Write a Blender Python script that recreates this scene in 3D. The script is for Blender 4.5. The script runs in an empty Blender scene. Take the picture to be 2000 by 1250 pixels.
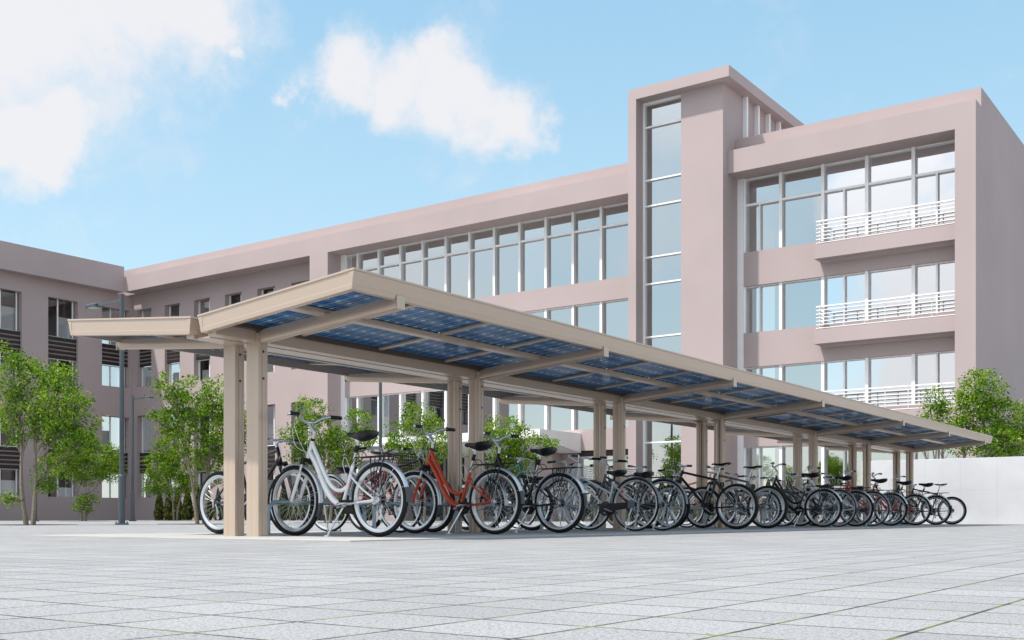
import bpy, bmesh, math, random
from mathutils import Vector, Matrix
R = math.radians
random.seed(7)
sc = bpy.context.scene
COL = sc.collection

# ------------------------------------------------------------------ camera constants (used to place far trees)
HC = 0.19
TH = math.atan2(1535, 2146)
S_, C_ = math.sin(TH), math.cos(TH)
RIGHT = Vector((C_, S_, 0))
FWD = Vector((-S_, C_, 0))

# ------------------------------------------------------------------ mesh builder
class MB:
    def __init__(s):
        s.v = []; s.f = []; s.sm = []; s.mi = []; s.m = 0
    def add(s, vs, fs, smooth=False):
        o = len(s.v)
        s.v += [tuple(p) for p in vs]
        for f in fs:
            s.f.append([o + i for i in f]); s.sm.append(smooth); s.mi.append(s.m)
        return s
    def box(s, a, b):
        x0, y0, z0 = a; x1, y1, z1 = b
        if x0 > x1: x0, x1 = x1, x0
        if y0 > y1: y0, y1 = y1, y0
        if z0 > z1: z0, z1 = z1, z0
        return s.add([(x0,y0,z0),(x1,y0,z0),(x1,y1,z0),(x0,y1,z0),(x0,y0,z1),(x1,y0,z1),(x1,y1,z1),(x0,y1,z1)],
              [(0,3,2,1),(4,5,6,7),(0,1,5,4),(1,2,6,5),(2,3,7,6),(3,0,4,7)])
    def prism(s, poly, a, b, smooth=False):
        # poly: list of 3d points at one end (vector offset b-a gives the other)
        n = len(poly); d = Vector(b) - Vector(a)
        vs = [Vector(p) for p in poly] + [Vector(p) + d for p in poly]
        s.add(vs, [tuple(range(n))[::-1], tuple(range(n, 2*n))])
        o = len(s.v) - 2*n
        for i in range(n):
            j = (i+1) % n
            s.f.append([o+i, o+j, o+n+j, o+n+i]); s.sm.append(smooth); s.mi.append(s.m)
        return s
    def tube(s, pts, r, n=8, caps=True, smooth=True, flat=1.0, closed=False):
        P = [Vector(p) for p in pts]; N = len(P)
        rs = list(r) if isinstance(r, (list, tuple)) else [r]*N
        T = []
        for i in range(N):
            if closed: t = P[(i+1)%N] - P[i-1]
            else: t = P[min(i+1, N-1)] - P[max(i-1, 0)]
            T.append(t.normalized() if t.length > 1e-9 else Vector((0,0,1)))
        up = Vector((0,0,1)) if abs(T[0].z) < .9 else Vector((1,0,0))
        u = T[0].cross(up).normalized()
        vs = []
        for i in range(N):
            u = (u - T[i]*u.dot(T[i]))
            u = u.normalized() if u.length > 1e-6 else T[i].orthogonal().normalized()
            w = T[i].cross(u)
            for k in range(n):
                a = 2*math.pi*k/n
                vs.append(P[i] + u*(math.cos(a)*rs[i]*flat) + w*(math.sin(a)*rs[i]))
        fs = []
        for i in range(N if closed else N-1):
            j = (i+1) % N
            for k in range(n):
                l = (k+1) % n
                fs.append((i*n+k, i*n+l, j*n+l, j*n+k))
        s.add(vs, fs, smooth)
        if caps and not closed:
            o = len(s.v) - N*n
            s.f.append([o+k for k in range(n)][::-1]); s.sm.append(False); s.mi.append(s.m)
            s.f.append([o+(N-1)*n+k for k in range(n)]); s.sm.append(False); s.mi.append(s.m)
        return s
    def lathe(s, c, prof, seg=32, axis='y', smooth=True, closed=True, a0=0, a1=2*math.pi, caps=False):
        # prof: (radius, offset along axis); ring about the axis through c
        n = len(prof); full = abs(a1-a0-2*math.pi) < 1e-6
        m = seg if full else seg+1
        vs = []
        for i in range(m):
            a = a0 + (a1-a0)*i/seg
            for (r, y) in prof:
                if axis == 'y': vs.append((c[0]+r*math.cos(a), c[1]+y, c[2]+r*math.sin(a)))
                else: vs.append((c[0]+r*math.cos(a), c[1]+r*math.sin(a), c[2]+y))
        fs = []
        for i in range(seg):
            j = (i+1) % m
            for k in range(n if closed else n-1):
                l = (k+1) % n
                fs.append((i*n+k, j*n+k, j*n+l, i*n+l))
        if not full and closed:
            fs.append(tuple(range(n))); fs.append(tuple((m-1)*n+k for k in range(n))[::-1])
        return s.add(vs, fs, smooth)
    def loft(s, rings, smooth=True, caps=True):
        n = len(rings[0]); vs = [p for r in rings for p in r]; fs = []
        for i in range(len(rings)-1):
            for k in range(n):
                l = (k+1) % n
                fs.append((i*n+k, i*n+l, (i+1)*n+l, (i+1)*n+k))
        if caps:
            fs.append(tuple(range(n))[::-1]); fs.append(tuple((len(rings)-1)*n+k for k in range(n)))
        return s.add(vs, fs, smooth)
    def mesh(s, name, mats, fix=True, bevel=0):
        me = bpy.data.meshes.new(name)
        me.from_pydata(s.v, [], s.f)
        for m in (mats if isinstance(mats, (list, tuple)) else [mats]): me.materials.append(m)
        me.polygons.foreach_set('use_smooth', s.sm)
        me.polygons.foreach_set('material_index', s.mi)
        if fix or bevel:
            bm = bmesh.new(); bm.from_mesh(me)
            bmesh.ops.recalc_face_normals(bm, faces=bm.faces)
            if bevel:
                bmesh.ops.bevel(bm, geom=list(bm.edges), offset=bevel, segments=1, affect='EDGES', clamp_overlap=True)
            bm.to_mesh(me); bm.free()
        if any(s.sm): me.set_sharp_from_angle(angle=R(38))
        me.update()
        return me
    def obj(s, name, mats, parent=None, loc=None, **k):
        o = bpy.data.objects.new(name, s.mesh(name, mats, **k))
        COL.objects.link(o)
        if parent: o.parent = parent
        if loc: o.location = loc
        return o

def cr(pts, n=6):
    P = [Vector(p) for p in pts]; out = []
    for i in range(len(P)-1):
        a = P[i-1] if i else P[0]*2-P[1]; b = P[i]; c = P[i+1]; d = P[i+2] if i+2 < len(P) else P[-1]*2-P[-2]
        for k in range(n):
            t = k/n
            out.append(.5*((2*b)+(c-a)*t+(2*a-5*b+4*c-d)*t*t+(3*b-a-3*c+d)*t**3))
    out.append(P[-1]); return out

def empty(name, loc=(0,0,0), rot=(0,0,0)):
    o = bpy.data.objects.new(name, None); COL.objects.link(o)
    o.empty_display_size = .3; o.location = loc; o.rotation_euler = rot
    return o
def tag(o, label=None, cat=None, group=None, kind=None):
    if label: o['label'] = label
    if cat: o['category'] = cat
    if group: o['group'] = group
    if kind: o['kind'] = kind
    return o

# ------------------------------------------------------------------ materials
class NT:
    def __init__(s, name):
        s.m = bpy.data.materials.new(name); s.m.use_nodes = True
        s.t = s.m.node_tree; s.n = s.t.nodes; s.l = s.t.links
        s.p = s.n['Principled BSDF']; s.out = s.n['Material Output']
    def N(s, typ, **k):
        n = s.n.new(typ)
        for a, b in k.items(): setattr(n, a, b)
        return n
    def L(s, a, b): s.l.new(a, b)
    def val(s, x):
        return x
    def math(s, op, a, b=None, c=None):
        n = s.N('ShaderNodeMath', operation=op)
        for i, x in enumerate((a, b, c)):
            if x is None: continue
            if hasattr(x, 'is_linked'): s.L(x, n.inputs[i])
            else: n.inputs[i].default_value = x
        return n.outputs[0]
    def mix(s, f, a, b):
        n = s.N('ShaderNodeMix', data_type='RGBA')
        for i, x in ((0, f), (6, a), (7, b)):
            if hasattr(x, 'is_linked'): s.L(x, n.inputs[i])
            elif i: n.inputs[i].default_value = (*x, 1)
            else: n.inputs[0].default_value = x
        return n.outputs[2]
    def noise(s, scale, detail=4, vec=None, rough=.5):
        n = s.N('ShaderNodeTexNoise'); n.inputs['Scale'].default_value = scale
        n.inputs['Detail'].default_value = detail; n.inputs['Roughness'].default_value = rough
        if vec is None:
            vec = s.N('ShaderNodeNewGeometry').outputs['Position']
        s.L(vec, n.inputs['Vector'])
        return n.outputs[0]
    def ramp(s, x, stops):
        n = s.N('ShaderNodeValToRGB'); s.L(x, n.inputs[0])
        e = n.color_ramp.elements
        while len(e) < len(stops): e.new(.5)
        for i, (p, c) in enumerate(stops):
            e[i].position = p; e[i].color = (*c, 1) if isinstance(c, (tuple, list)) else (c, c, c, 1)
        return n.outputs[0]
    def bump(s, h, strength=.2, dist=.01):
        b = s.N('ShaderNodeBump'); b.inputs['Strength'].default_value = strength; b.inputs['Distance'].default_value = dist
        s.L(h, b.inputs['Height']); s.L(b.outputs[0], s.p.inputs['Normal']); return b

def pm(name, col, rough=.5, metal=0, var=0, vscale=3, coat=0, bump=0, bscale=200, spec=.5):
    t = NT(name); p = t.p
    p.inputs['Base Color'].default_value = (*col, 1)
    p.inputs['Roughness'].default_value = rough; p.inputs['Metallic'].default_value = metal
    p.inputs['Coat Weight'].default_value = coat; p.inputs['Coat Roughness'].default_value = .08
    p.inputs['Specular IOR Level'].default_value = spec
    if var:
        n = t.noise(vscale, 5)
        c = t.ramp(n, [(.3, tuple(x*(1-var) for x in col)), (.7, tuple(min(1, x*(1+var)) for x in col))])
        t.L(c, p.inputs['Base Color'])
    if bump:
        t.bump(t.noise(bscale, 3), bump, .002)
    return t.m

M = {}
PINK = (.440, .366, .358)
M['render'] = pm('pink_render', PINK, .9, var=.05, vscale=.28, bump=.25, bscale=60, spec=.25)
M['white'] = pm('white_frame', (.86, .86, .86), .45, var=.02)
M['louvre'] = pm('dark_louvre', (.022, .016, .016), .55, var=.3, vscale=8)
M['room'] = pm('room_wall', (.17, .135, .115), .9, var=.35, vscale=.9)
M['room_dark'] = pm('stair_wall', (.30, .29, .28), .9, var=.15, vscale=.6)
M['curtain_glare'] = pm('white_blind_glare', (.84, .85, .86), .8)
M['champ'] = pm('champagne_metal', (.535, .425, .34), .30, metal=.30, var=.015, vscale=2)
M['champ_shaded'] = pm('champagne_shaded', (.07, .055, .05), .5, metal=.3)
M['hole'] = pm('bolt_hole', (.012, .01, .01), .6)
M['steel'] = pm('blue_grey_pipe', (.30, .39, .45), .3, metal=.5)
M['lamp'] = pm('lamp_paint', (.085, .10, .115), .4, metal=.25, var=.06)
M['lens'] = pm('lamp_lens', (.5, .52, .5), .2)
M['black'] = pm('black_plastic', (.006, .006, .007), .4, spec=.4)
M['saddle'] = pm('saddle_vinyl', (.008, .0085, .010), .36, var=.15, vscale=30, spec=.4)
M['rubber'] = pm('tyre_rubber', (.0095, .010, .0115), .7, var=.25, vscale=25, spec=.3)
M['rubberg'] = pm('grey_flap', (.06, .065, .075), .55)
M['alloy'] = pm('alloy', (.66, .68, .70), .28, metal=.75)
M['chrome'] = pm('bright_steel', (.72, .74, .76), .18, metal=.95)
M['spoke'] = pm('spoke_steel', (.70, .72, .74), .3, metal=.6)
M['fender'] = pm('fender_alu', (.62, .66, .70), .3, metal=.55)
M['wirebk'] = pm('rack_black', (.02, .02, .022), .4, metal=.3)
M['case'] = pm('chaincase', (.016, .017, .019), .35)
M['red_refl'] = pm('red_reflector', (.75, .06, .02), .25)
M['mudguard_dk'] = pm('guard_grey', (.17, .19, .215), .35, metal=.4)
for k, c, me in (('p_white', (.88, .89, .90), .1), ('p_red', (.60, .055, .010), .1), ('p_black', (.005, .005, .006), .1),
             ('p_silver', (.74, .77, .80), .2), ('p_grey', (.075, .085, .105), .35), ('p_gold', (.17, .16, .115), .55),
             ('p_green', (.012, .22, .17), .2), ('p_blue', (.33, .50, .62), .2), ('p_orange', (.78, .22, .02), .1),
             ('p_crimson', (.52, .03, .02), .15)):
    M[k] = pm('paint_'+k[2:], c, .28, metal=me, coat=.6)

def mk_glass(name, tint, gloss, gcol=(.80, .84, .86)):
    t = NT(name); t.n.remove(t.p)
    tr = t.N('ShaderNodeBsdfTransparent'); tr.inputs[0].default_value = (*tint, 1)
    gl = t.N('ShaderNodeBsdfGlossy'); gl.inputs['Roughness'].default_value = .015; gl.inputs[0].default_value = (*gcol, 1)
    # long-wave waviness of float glass
    b = t.N('ShaderNodeBump'); b.inputs['Strength'].default_value = .03; b.inputs['Distance'].default_value = .05
    t.L(t.noise(.8, 1), b.inputs['Height']); t.L(b.outputs[0], gl.inputs['Normal'])
    fr = t.N('ShaderNodeFresnel'); fr.inputs[0].default_value = 1.5
    f = t.math('ADD', t.math('MULTIPLY', fr.outputs[0], .8), gloss)
    f = t.math('MINIMUM', f, 1.0)
    mx = t.N('ShaderNodeMixShader'); t.L(f, mx.inputs[0]); t.L(tr.outputs[0], mx.inputs[1]); t.L(gl.outputs[0], mx.inputs[2])
    t.L(mx.outputs[0], t.out.inputs[0]); return t.m
M['glass'] = mk_glass('window_glass', (.62, .64, .65), .64, (.87, .88, .86))
M['glass_soft'] = mk_glass('soft_glass', (.90, .92, .93), .82, (.95, .97, .98))
M['glass_clear'] = mk_glass('clear_glass', (.86, .88, .88), .10)

def mk_paving():
    t = NT('granite_paving'); p = t.p
    pos = t.N('ShaderNodeNewGeometry').outputs['Position']
    sp = t.N('ShaderNodeSeparateXYZ'); t.L(pos, sp.inputs[0])
    wob = t.noise(3.0, 3, pos)
    wob2 = t.noise(70.0, 2, pos)
    def cell(ax, off, pitch):
        a = t.math('ADD', ax, off)
        a = t.math('ADD', a, t.math('MULTIPLY', t.math('SUBTRACT', wob2, .5), .0035))
        return t.math('DIVIDE', a, pitch)
    cx = cell(sp.outputs[0], 1.716, .24); cy = cell(sp.outputs[1], -1.16, .2345)
    def edge(c, pitch):
        fr = t.math('FRACT', c)
        return t.math('MULTIPLY', t.math('MINIMUM', fr, t.math('SUBTRACT', 1.0, fr)), pitch)
    ex = edge(cx, .24); ey = edge(cy, .2345)
    d = t.math('MINIMUM', ex, ey)
    jt = t.N('ShaderNodeMapRange'); jt.interpolation_type = 'SMOOTHSTEP'
    t.L(d, jt.inputs[0]); jt.inputs[1].default_value = .0026; jt.inputs[2].default_value = .0062
    tile = jt.outputs[0]
    # per tile shade
    cb = t.N('ShaderNodeCombineXYZ')
    t.L(t.math('FLOOR', cx), cb.inputs[0]); t.L(t.math('FLOOR', cy), cb.inputs[1])
    wn = t.N('ShaderNodeTexWhiteNoise', noise_dimensions='3D'); t.L(cb.outputs[0], wn.inputs[0])
    grain = t.noise(210, 4, pos, .7)
    grain2 = t.noise(85, 5, pos, .72)
    cloud = t.noise(1.3, 5, pos, .6)
    base = t.ramp(grain, [(.30, (.13, .132, .138)), (.47, (.308, .308, .313)), (.62, (.45, .448, .447))])
    speck = t.ramp(grain2, [(.36, (.58, .58, .61)), (.50, (1, 1, 1))])
    mu = t.N('ShaderNodeMix', data_type='RGBA', blend_type='MULTIPLY'); mu.inputs[0].default_value = 1
    t.L(base, mu.inputs[6]); t.L(speck, mu.inputs[7])
    sh = t.math('ADD', t.math('MULTIPLY', wn.outputs[0], .15), t.math('ADD', .83, t.math('MULTIPLY', t.math('SUBTRACT', cloud, .5), .30)))
    cbb = t.N('ShaderNodeCombineXYZ'); [t.L(sh, cbb.inputs[i]) for i in range(3)]
    mu2 = t.N('ShaderNodeMix', data_type='RGBA', blend_type='MULTIPLY'); mu2.inputs[0].default_value = 1
    t.L(mu.outputs[2], mu2.inputs[6]); t.L(cbb.outputs[0], mu2.inputs[7])
    moss = t.noise(9, 3, pos)
    jc = t.ramp(moss, [(.40, (.035, .032, .03)), (.50, (.075, .07, .045)), (.59, (.12, .15, .03))])
    t.L(t.mix(tile, jc, mu2.outputs[2]), p.inputs['Base Color'])
    p.inputs['Roughness'].default_value = .8; p.inputs['Specular IOR Level'].default_value = .3
    h = t.math('ADD', t.math('MULTIPLY', tile, 1.0), t.math('MULTIPLY', grain2, .35))
    t.bump(h, .35, .0025)
    return t.m
M['paving'] = mk_paving()
M['slab'] = pm('slab_concrete', (.40, .395, .38), .8, var=.06, vscale=2.5, bump=.3, bscale=150, spec=.3)

def mk_wallc():
    t = NT('white_concrete'); pos = t.N('ShaderNodeNewGeometry').outputs['Position']
    n1 = t.noise(1.4, 6, pos, .6); n2 = t.noise(9, 4, pos)
    c = t.ramp(n1, [(.3, (.58, .59, .61)), (.7, (.66, .67, .69))])
    sp = t.N('ShaderNodeSeparateXYZ'); t.L(pos, sp.inputs[0])
    fr = t.math('FRACT', t.math('DIVIDE', sp.outputs[0], .9)); d = t.math('MULTIPLY', t.math('MINIMUM', fr, t.math('SUBTRACT', 1, fr)), .9)
    frz = t.math('FRACT', t.math('DIVIDE', sp.outputs[2], .9)); dz = t.math('MULTIPLY', t.math('MINIMUM', frz, t.math('SUBTRACT', 1, frz)), .9)
    mn = t.math('LESS_THAN', t.math('MINIMUM', d, dz), .006)
    t.L(t.mix(t.math('MULTIPLY', mn, .25), c, (.35, .35, .36)), t.p.inputs['Base Color'])
    t.p.inputs['Roughness'].default_value = .85; t.bump(n2, .15, .004); return t.m
M['wallc'] = mk_wallc()

def mk_panel():
    t = NT('solar_cells'); t.n.remove(t.p)
    oc = t.N('ShaderNodeTexCoord').outputs['Object']
    sp = t.N('ShaderNodeSeparateXYZ'); t.L(oc, sp.inputs[0])
    PX, PY = .2165, .13675
    def dist(ax, p):
        fr = t.math('FRACT', t.math('ADD', t.math('DIVIDE', ax, p), 20.5))
        return t.math('MULTIPLY', t.math('ABSOLUTE', t.math('SUBTRACT', fr, .5)), p)
    dx = dist(sp.outputs[0], PX); dy = dist(sp.outputs[1], PY)
    gap = t.math('LESS_THAN', t.math('MINIMUM', dx, dy), .0038)
    bus = t.math('LESS_THAN', t.math('ABSOLUTE', t.math('SUBTRACT', dx, .043)), .0032)
    node = t.math('LESS_THAN', t.math('ADD', t.math('MULTIPLY', dx, 1.0), dy), .027)
    line = t.math('MAXIMUM', t.math('MULTIPLY', t.math('MAXIMUM', gap, bus), .72), node)
    fx = t.math('FLOOR', t.math('DIVIDE', sp.outputs[0], PX)); fy = t.math('FLOOR', t.math('DIVIDE', sp.outputs[1], PY))
    cb = t.N('ShaderNodeCombineXYZ'); t.L(fx, cb.inputs[0]); t.L(fy, cb.inputs[1])
    wn = t.N('ShaderNodeTexWhiteNoise', noise_dimensions='3D'); t.L(cb.outputs[0], wn.inputs[0])
    cell = t.mix(wn.outputs[0], (.040, .165, .38), (.058, .225, .52))
    line_c = t.mix(line, cell, (.62, .70, .68))
    df = t.N('ShaderNodeBsdfDiffuse'); t.L(line_c, df.inputs[0])
    tl = t.N('ShaderNodeBsdfTranslucent'); t.L(t.mix(line, (.014, .08, .20), (.55, .66, .62)), tl.inputs[0])
    mx = t.N('ShaderNodeMixShader'); mx.inputs[0].default_value = .27
    t.L(df.outputs[0], mx.inputs[1]); t.L(tl.outputs[0], mx.inputs[2])
    gl = t.N('ShaderNodeBsdfGlossy'); gl.inputs['Roughness'].default_value = .12
    fr = t.N('ShaderNodeFresnel'); fr.inputs[0].default_value = 1.35
    m2 = t.N('ShaderNodeMixShader'); t.L(t.math('MULTIPLY', fr.outputs[0], .40), m2.inputs[0])
    t.L(mx.outputs[0], m2.inputs[1]); t.L(gl.outputs[0], m2.inputs[2])
    t.L(m2.outputs[0], t.out.inputs[0]); return t.m
M['panel'] = mk_panel()

def mk_leaf(name, cols, trans=.4):
    t = NT(name); t.n.remove(t.p)
    g = t.N('ShaderNodeNewGeometry')
    oi = t.N('ShaderNodeObjectInfo')
    big = t.noise(1.6, 2)
    x = t.math('ADD', t.math('MULTIPLY', g.outputs['Random Per Island'], .75), t.math('MULTIPLY', t.math('SUBTRACT', big, .35), .8))
    c = t.ramp(x, [(.05, cols[0]), (.45, cols[1]), (.95, cols[2])])
    df = t.N('ShaderNodeBsdfDiffuse'); t.L(c, df.inputs[0])
    tl = t.N('ShaderNodeBsdfTranslucent'); t.L(c, tl.inputs[0])
    mx = t.N('ShaderNodeMixShader'); mx.inputs[0].default_value = trans
    t.L(df.outputs[0], mx.inputs[1]); t.L(tl.outputs[0], mx.inputs[2])
    gl = t.N('ShaderNodeBsdfGlossy'); gl.inputs['Roughness'].default_value = .4
    m2 = t.N('ShaderNodeMixShader'); m2.inputs[0].default_value = .012
    t.L(mx.outputs[0], m2.inputs[1]); t.L(gl.outputs[0], m2.inputs[2])
    t.L(m2.outputs[0], t.out.inputs[0]); return t.m
M['leaf'] = mk_leaf('leaves', ((.018, .068, .006), (.115, .26, .014), (.42, .53, .05)))
M['conifer'] = mk_leaf('conifer_needles', ((.016, .030, .006), (.045, .065, .012), (.12, .125, .022)), .15)
M['bark'] = pm('bark', (.23, .195, .15), .9, var=.3, vscale=25, bump=.5, bscale=40)
M['soil'] = pm('soil', (.06, .045, .035), .95, var=.3, vscale=10)
M['grate'] = pm('iron_grate', (.035, .032, .03), .6, metal=.4)

# ------------------------------------------------------------------ ground
g = MB(); g.add([(-220,-120,0),(160,-120,0),(160,260,0),(-220,260,0)], [(0,1,2,3)])
tag(g.obj('ground', M['paving']), kind='structure')
g = MB(); g.box((-10.35, 6.17, -.05), (-5.95, 29.2, .010))
tag(g.obj('concrete_slab', M['slab'], bevel=.003), kind='structure')

# ------------------------------------------------------------------ building
def holes_wall(mb, lo, hi, holes, t0, t1, axis):
    # wall spanning lo..hi along axis ('x' or 'y'), z lo[1]..hi[1], thickness t0..t1; holes = (a0, a1, [(z0, z1), ...])
    def bx(a0, a1, z0, z1):
        if a1-a0 < 1e-4 or z1-z0 < 1e-4: return
        if axis == 'x': mb.box((a0, t0, z0), (a1, t1, z1))
        else: mb.box((t0, a0, z0), (t1, a1, z1))
    cur = lo[0]
    for a0, a1, zs in sorted(holes):
        bx(cur, a0, lo[1], hi[1]); z = lo[1]
        for z0, z1 in zs:
            bx(a0, a1, z, z0); z = z1
        bx(a0, a1, z, hi[1]); cur = a1
    bx(cur, hi[0], lo[1], hi[1])

BL = tag(empty('office_building', (-34, 44, 0)), 'long four-storey pink building with a stair tower and white-framed window bands', 'building')
def bpart(name, mb, mat, parent=None, **k):
    par = parent or BL
    o = mb.obj(name, mat, par, **k)
    # vertices are in world coordinates: put them relative to the thing
    w = Vector((0,0,0)); q = par
    while q: w += q.location; q = q.parent
    o.data.transform(Matrix.Translation(-w))
    return o
YF, YB, YG = 41.75, 42.57, 42.83
X0, X1 = -59.65, -9.40
# parapet, fascia, end walls
m = MB(); m.box((-74, YB, 14.26), (X1, 58, 15.89)); bpart('parapet', m, M['render'])
m = MB(); m.box((X0, YF, 14.26), (-10.12, YB, 15.19)); bpart('fascia', m, M['render'])
m = MB(); m.box((-10.12, YF, 0), (X1, YB, 15.19)); m.box((-9.9, YB, 0), (X1, 58, 14.26)); bpart('end_wall', m, M['render'])
m = MB(); m.box((-43.25, YF, 0), (-41.9, 43.6, 14.26)); bpart('pier', m, M['render'])
# recessed wall with window strips, left part
LX = [-59.87,-57.1,-54.3,-51.47,-48.66,-45.85]; RX = [-58.44,-55.63,-52.81,-49.99,-47.16,-44.36]
ZS = [(1.43, 6.6), (8.45, 13.3)]
m = MB(); holes_wall(m, (-60.9, 0), (-43.25, 14.26), [(a, b, ZS) for a, b in zip(LX, RX)], 42.85, 43.35, 'x')
bpart('recessed_wall', m, M['render'])

def boards(mb, lo, hi, z0, z1, t0, t1, axis, n=5):
    h = (z1-z0)/n
    for i in range(n):
        a = z0 + i*h + (.045 if i else 0); b = z0 + (i+1)*h - (.045 if i < n-1 else 0)
        if axis == 'x': mb.box((lo, t0, a), (hi, t1, b))
        else: mb.box((t0, lo, a), (t1, hi, b))
rnd = random.Random(3)
def strip_window(par, axis, a0, a1, z0, z1, lz0, lz1, gpos, sgn):
    """tall window strip: frame, two panes, a dark louvre band; gpos = glass plane, sgn = outward direction"""
    w = a1-a0
    def bx(mb, p0, p1, t0, t1, q0, q1):
        if axis == 'x': mb.box((p0, t0, q0), (p1, t1, q1))
        else: mb.box((t0, p0, q0), (t1, p1, q1))
    g0, g1 = gpos+sgn*.05, gpos-sgn*.02
    mull = [(a0+.0, a0+.09), (a0+w*.66, a0+w*.66+.08)] if axis == 'x' else [(a0+w*.40, a0+w*.40+.08), (a0+w*.91, a0+w*.91+.08)]
    for q0, q1 in ((z0, lz0), (lz1, z1)):
        fr = MB()
        for p, q in mull: bx(fr, p, q, g0, g1, q0, q1)
        lo = q0 == lz1
        s0, s1 = (q0, q0+.06) if lo else (q1-.06, q1)
        cuts = sorted([a0] + [v for pq in mull for v in pq] + [a1])
        cuts = [c for c in cuts]
        for c0, c1 in zip(cuts[:-1], cuts[1:]):
            if c1-c0 > .01 and (c0, c1) not in mull: bx(fr, c0, c1, gpos+sgn*.03, g1, s0, s1)
        f = bpart('window', fr, M['white'], par)
        e0, e1 = (q0+.06, q1) if lo else (q0, q1-.06)
        gl = MB()
        if axis == 'x': gl.add([(a0, gpos, e0), (a1, gpos, e0), (a1, gpos, e1), (a0, gpos, e1)], [(0,1,2,3)])
        else: gl.add([(gpos, a0, e0), (gpos, a1, e0), (gpos, a1, e1), (gpos, a0, e1)], [(0,1,2,3)])
        bpart('pane', gl, M['glass_clear'], f)
        fr_ = rnd.choice((.38, .55, .75, 0, .95, .6))
        if fr_:
            side = rnd.choice((0, 0, 1))
            p0, p1 = (a0, mull[0][1]+.01) if (side and axis == 'y') else (mull[0][1], a1)
            bl = MB(); bx(bl, p0, p1, gpos-sgn*.16, gpos-sgn*.19, e0, e0+(e1-e0)*fr_)  # white sheet behind the glass, for blinds and pale reflections alike
            bpart('blind_glare', bl, M['curtain_glare'], f)
    lv = MB(); boards(lv, a0, a1, lz0, lz1, gpos+sgn*.22, gpos+sgn*.152, axis)
    lo_ = bpart('louvre', lv, M['louvre'], par)
    bk = MB(); bx(bk, a0+.01, a1-.01, gpos+sgn*.15, gpos+sgn*.035, lz0+.03, lz1-.03); bpart('louvre_backing', bk, M['render'], lo_)
for a, b in zip(LX, RX):
    strip_window(BL, 'x', a, b, 8.45, 13.3, 9.72, 10.88, 43.25, -1)
    strip_window(BL, 'x', a, b, 1.43, 6.6, 3.0, 4.26, 43.25, -1)
# rooms behind the left strips
def rooms(x0, x1, y0, y1, zs, mat):
    m = MB()
    m.box((x0, y1, 0), (x1, y1+.2, 14.2))
    for z in zs: m.box((x0, y0, z), (x1, y1, z+.25))
    k = int((x1-x0)/5)
    for i in range(1, k): m.box((x0+(x1-x0)*i/k, y0+.3, 0), (x0+(x1-x0)*i/k+.15, y1, 14.2))
    return m
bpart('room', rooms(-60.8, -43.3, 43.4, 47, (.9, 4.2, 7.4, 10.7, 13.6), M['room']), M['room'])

# --- window bands
def band_windows(xs, xl, xr, zlo, zhi, gy, trans=None, sub=(), blind_glare=(), w=.13):
    """one window part per bay: frame (mullion at its left side), pane as sub-part"""
    edges = [xl] + list(xs) + [xr]
    for i in range(len(edges)-1):
        a, b = edges[i], edges[i+1]
        if b-a < .2: continue
        fr = MB()
        fr.box((a-(w/2 if i else 0), YG, zlo), (a+w/2, gy+.03, zhi))
        if i == len(edges)-2: fr.box((b-w*.6, YG+.02, zlo), (b, gy+.03, zhi))
        s1 = b - (w/2 if i < len(edges)-2 else w*.6)
        fr.box((a+w/2, YG+.08, zhi-.05), (s1, gy+.02, zhi))
        if trans: fr.box((a+w/2, YG+.04, trans-.045), (s1, gy+.02, trans+.045))
        for x in sub:
            if a < x < b: fr.box((x-.035, YG+.05, zlo), (x+.035, gy+.025, (trans-.045) if trans else zhi-.05))
        o = bpart('window', fr, M['white'])
        p = MB(); p.add([(a, gy, zlo), (b, gy, zlo), (b, gy, zhi), (a, gy, zhi)], [(0,1,2,3)])
        hasb = any(abs((a+b)/2-c) < (b-a)/2 for c in blind_glare)
        bpart('pane', p, M['glass_soft' if hasb else 'glass'], o)
        if any(abs((a+b)/2-c) < (b-a)/2 for c in blind_glare):
            q = MB(); lo = max([a+.05]+[x for x in sub if a < x < b and x < -14])
            q.box((lo, gy+.10, zlo), (b-.02, gy+.12, (trans-.05) if trans else zhi-.04)); bpart('blind_glare', q, M['curtain_glare'], o)  # white sheet behind the glass, adds to the bright cloud reflection
GY = 43.02
midx = [-40.77+1.508*k for k in range(11)]
band_windows(midx, -41.62, -23.14, 10.92, 14.26, GY, 13.33)
band_windows(midx, -41.62, -23.14, 7.58, 9.95, GY)
band_windows(midx, -41.62, -23.14, 4.2, 6.62, GY)
rx = [-17.17, -15.41, -13.66, -11.89]; rsub = (-18.1, -14.57, -11.04); bli = (-14.5, -12.8, -11)
band_windows(rx, -18.75, -10.12, 11.18, 14.26, GY, 13.16, rsub, bli)
band_windows(rx, -18.75, -10.12, 7.83, 9.77, GY, None, rsub, bli)
band_windows(rx, -18.75, -10.12, 4.49, 6.4, GY, None, rsub, bli)
band_windows(rx, -18.75, -10.12, 1.42, 3.1, GY, None, rsub)
for b_ in ((-41.9, -41.62), (-19.01, -18.75)):
    m = MB(); m.box((b_[0], 42.74, 0), (b_[1], 43.05, 14.26)); bpart('window_jamb', m, M['white'])
for x0_, x1_, z0, z1 in ((-41.62, -23.14, 9.95, 10.92), (-41.62, -23.14, 6.62, 7.58), (-41.62, -23.14, 3.23, 4.2), (-41.62, -37.9, 0, 1.42), (-26.9, -23.14, 0, .9),
                         (-18.75, -10.12, 9.77, 11.18), (-18.75, -10.12, 6.4, 7.83), (-18.75, -10.12, 3.1, 4.49), (-18.75, -10.12, -.01, 1.42)):
    m = MB(); m.box((x0_, 42.77, z0), (x1_, 43.4, z1)); bpart('spandrel', m, M['render'])
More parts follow.
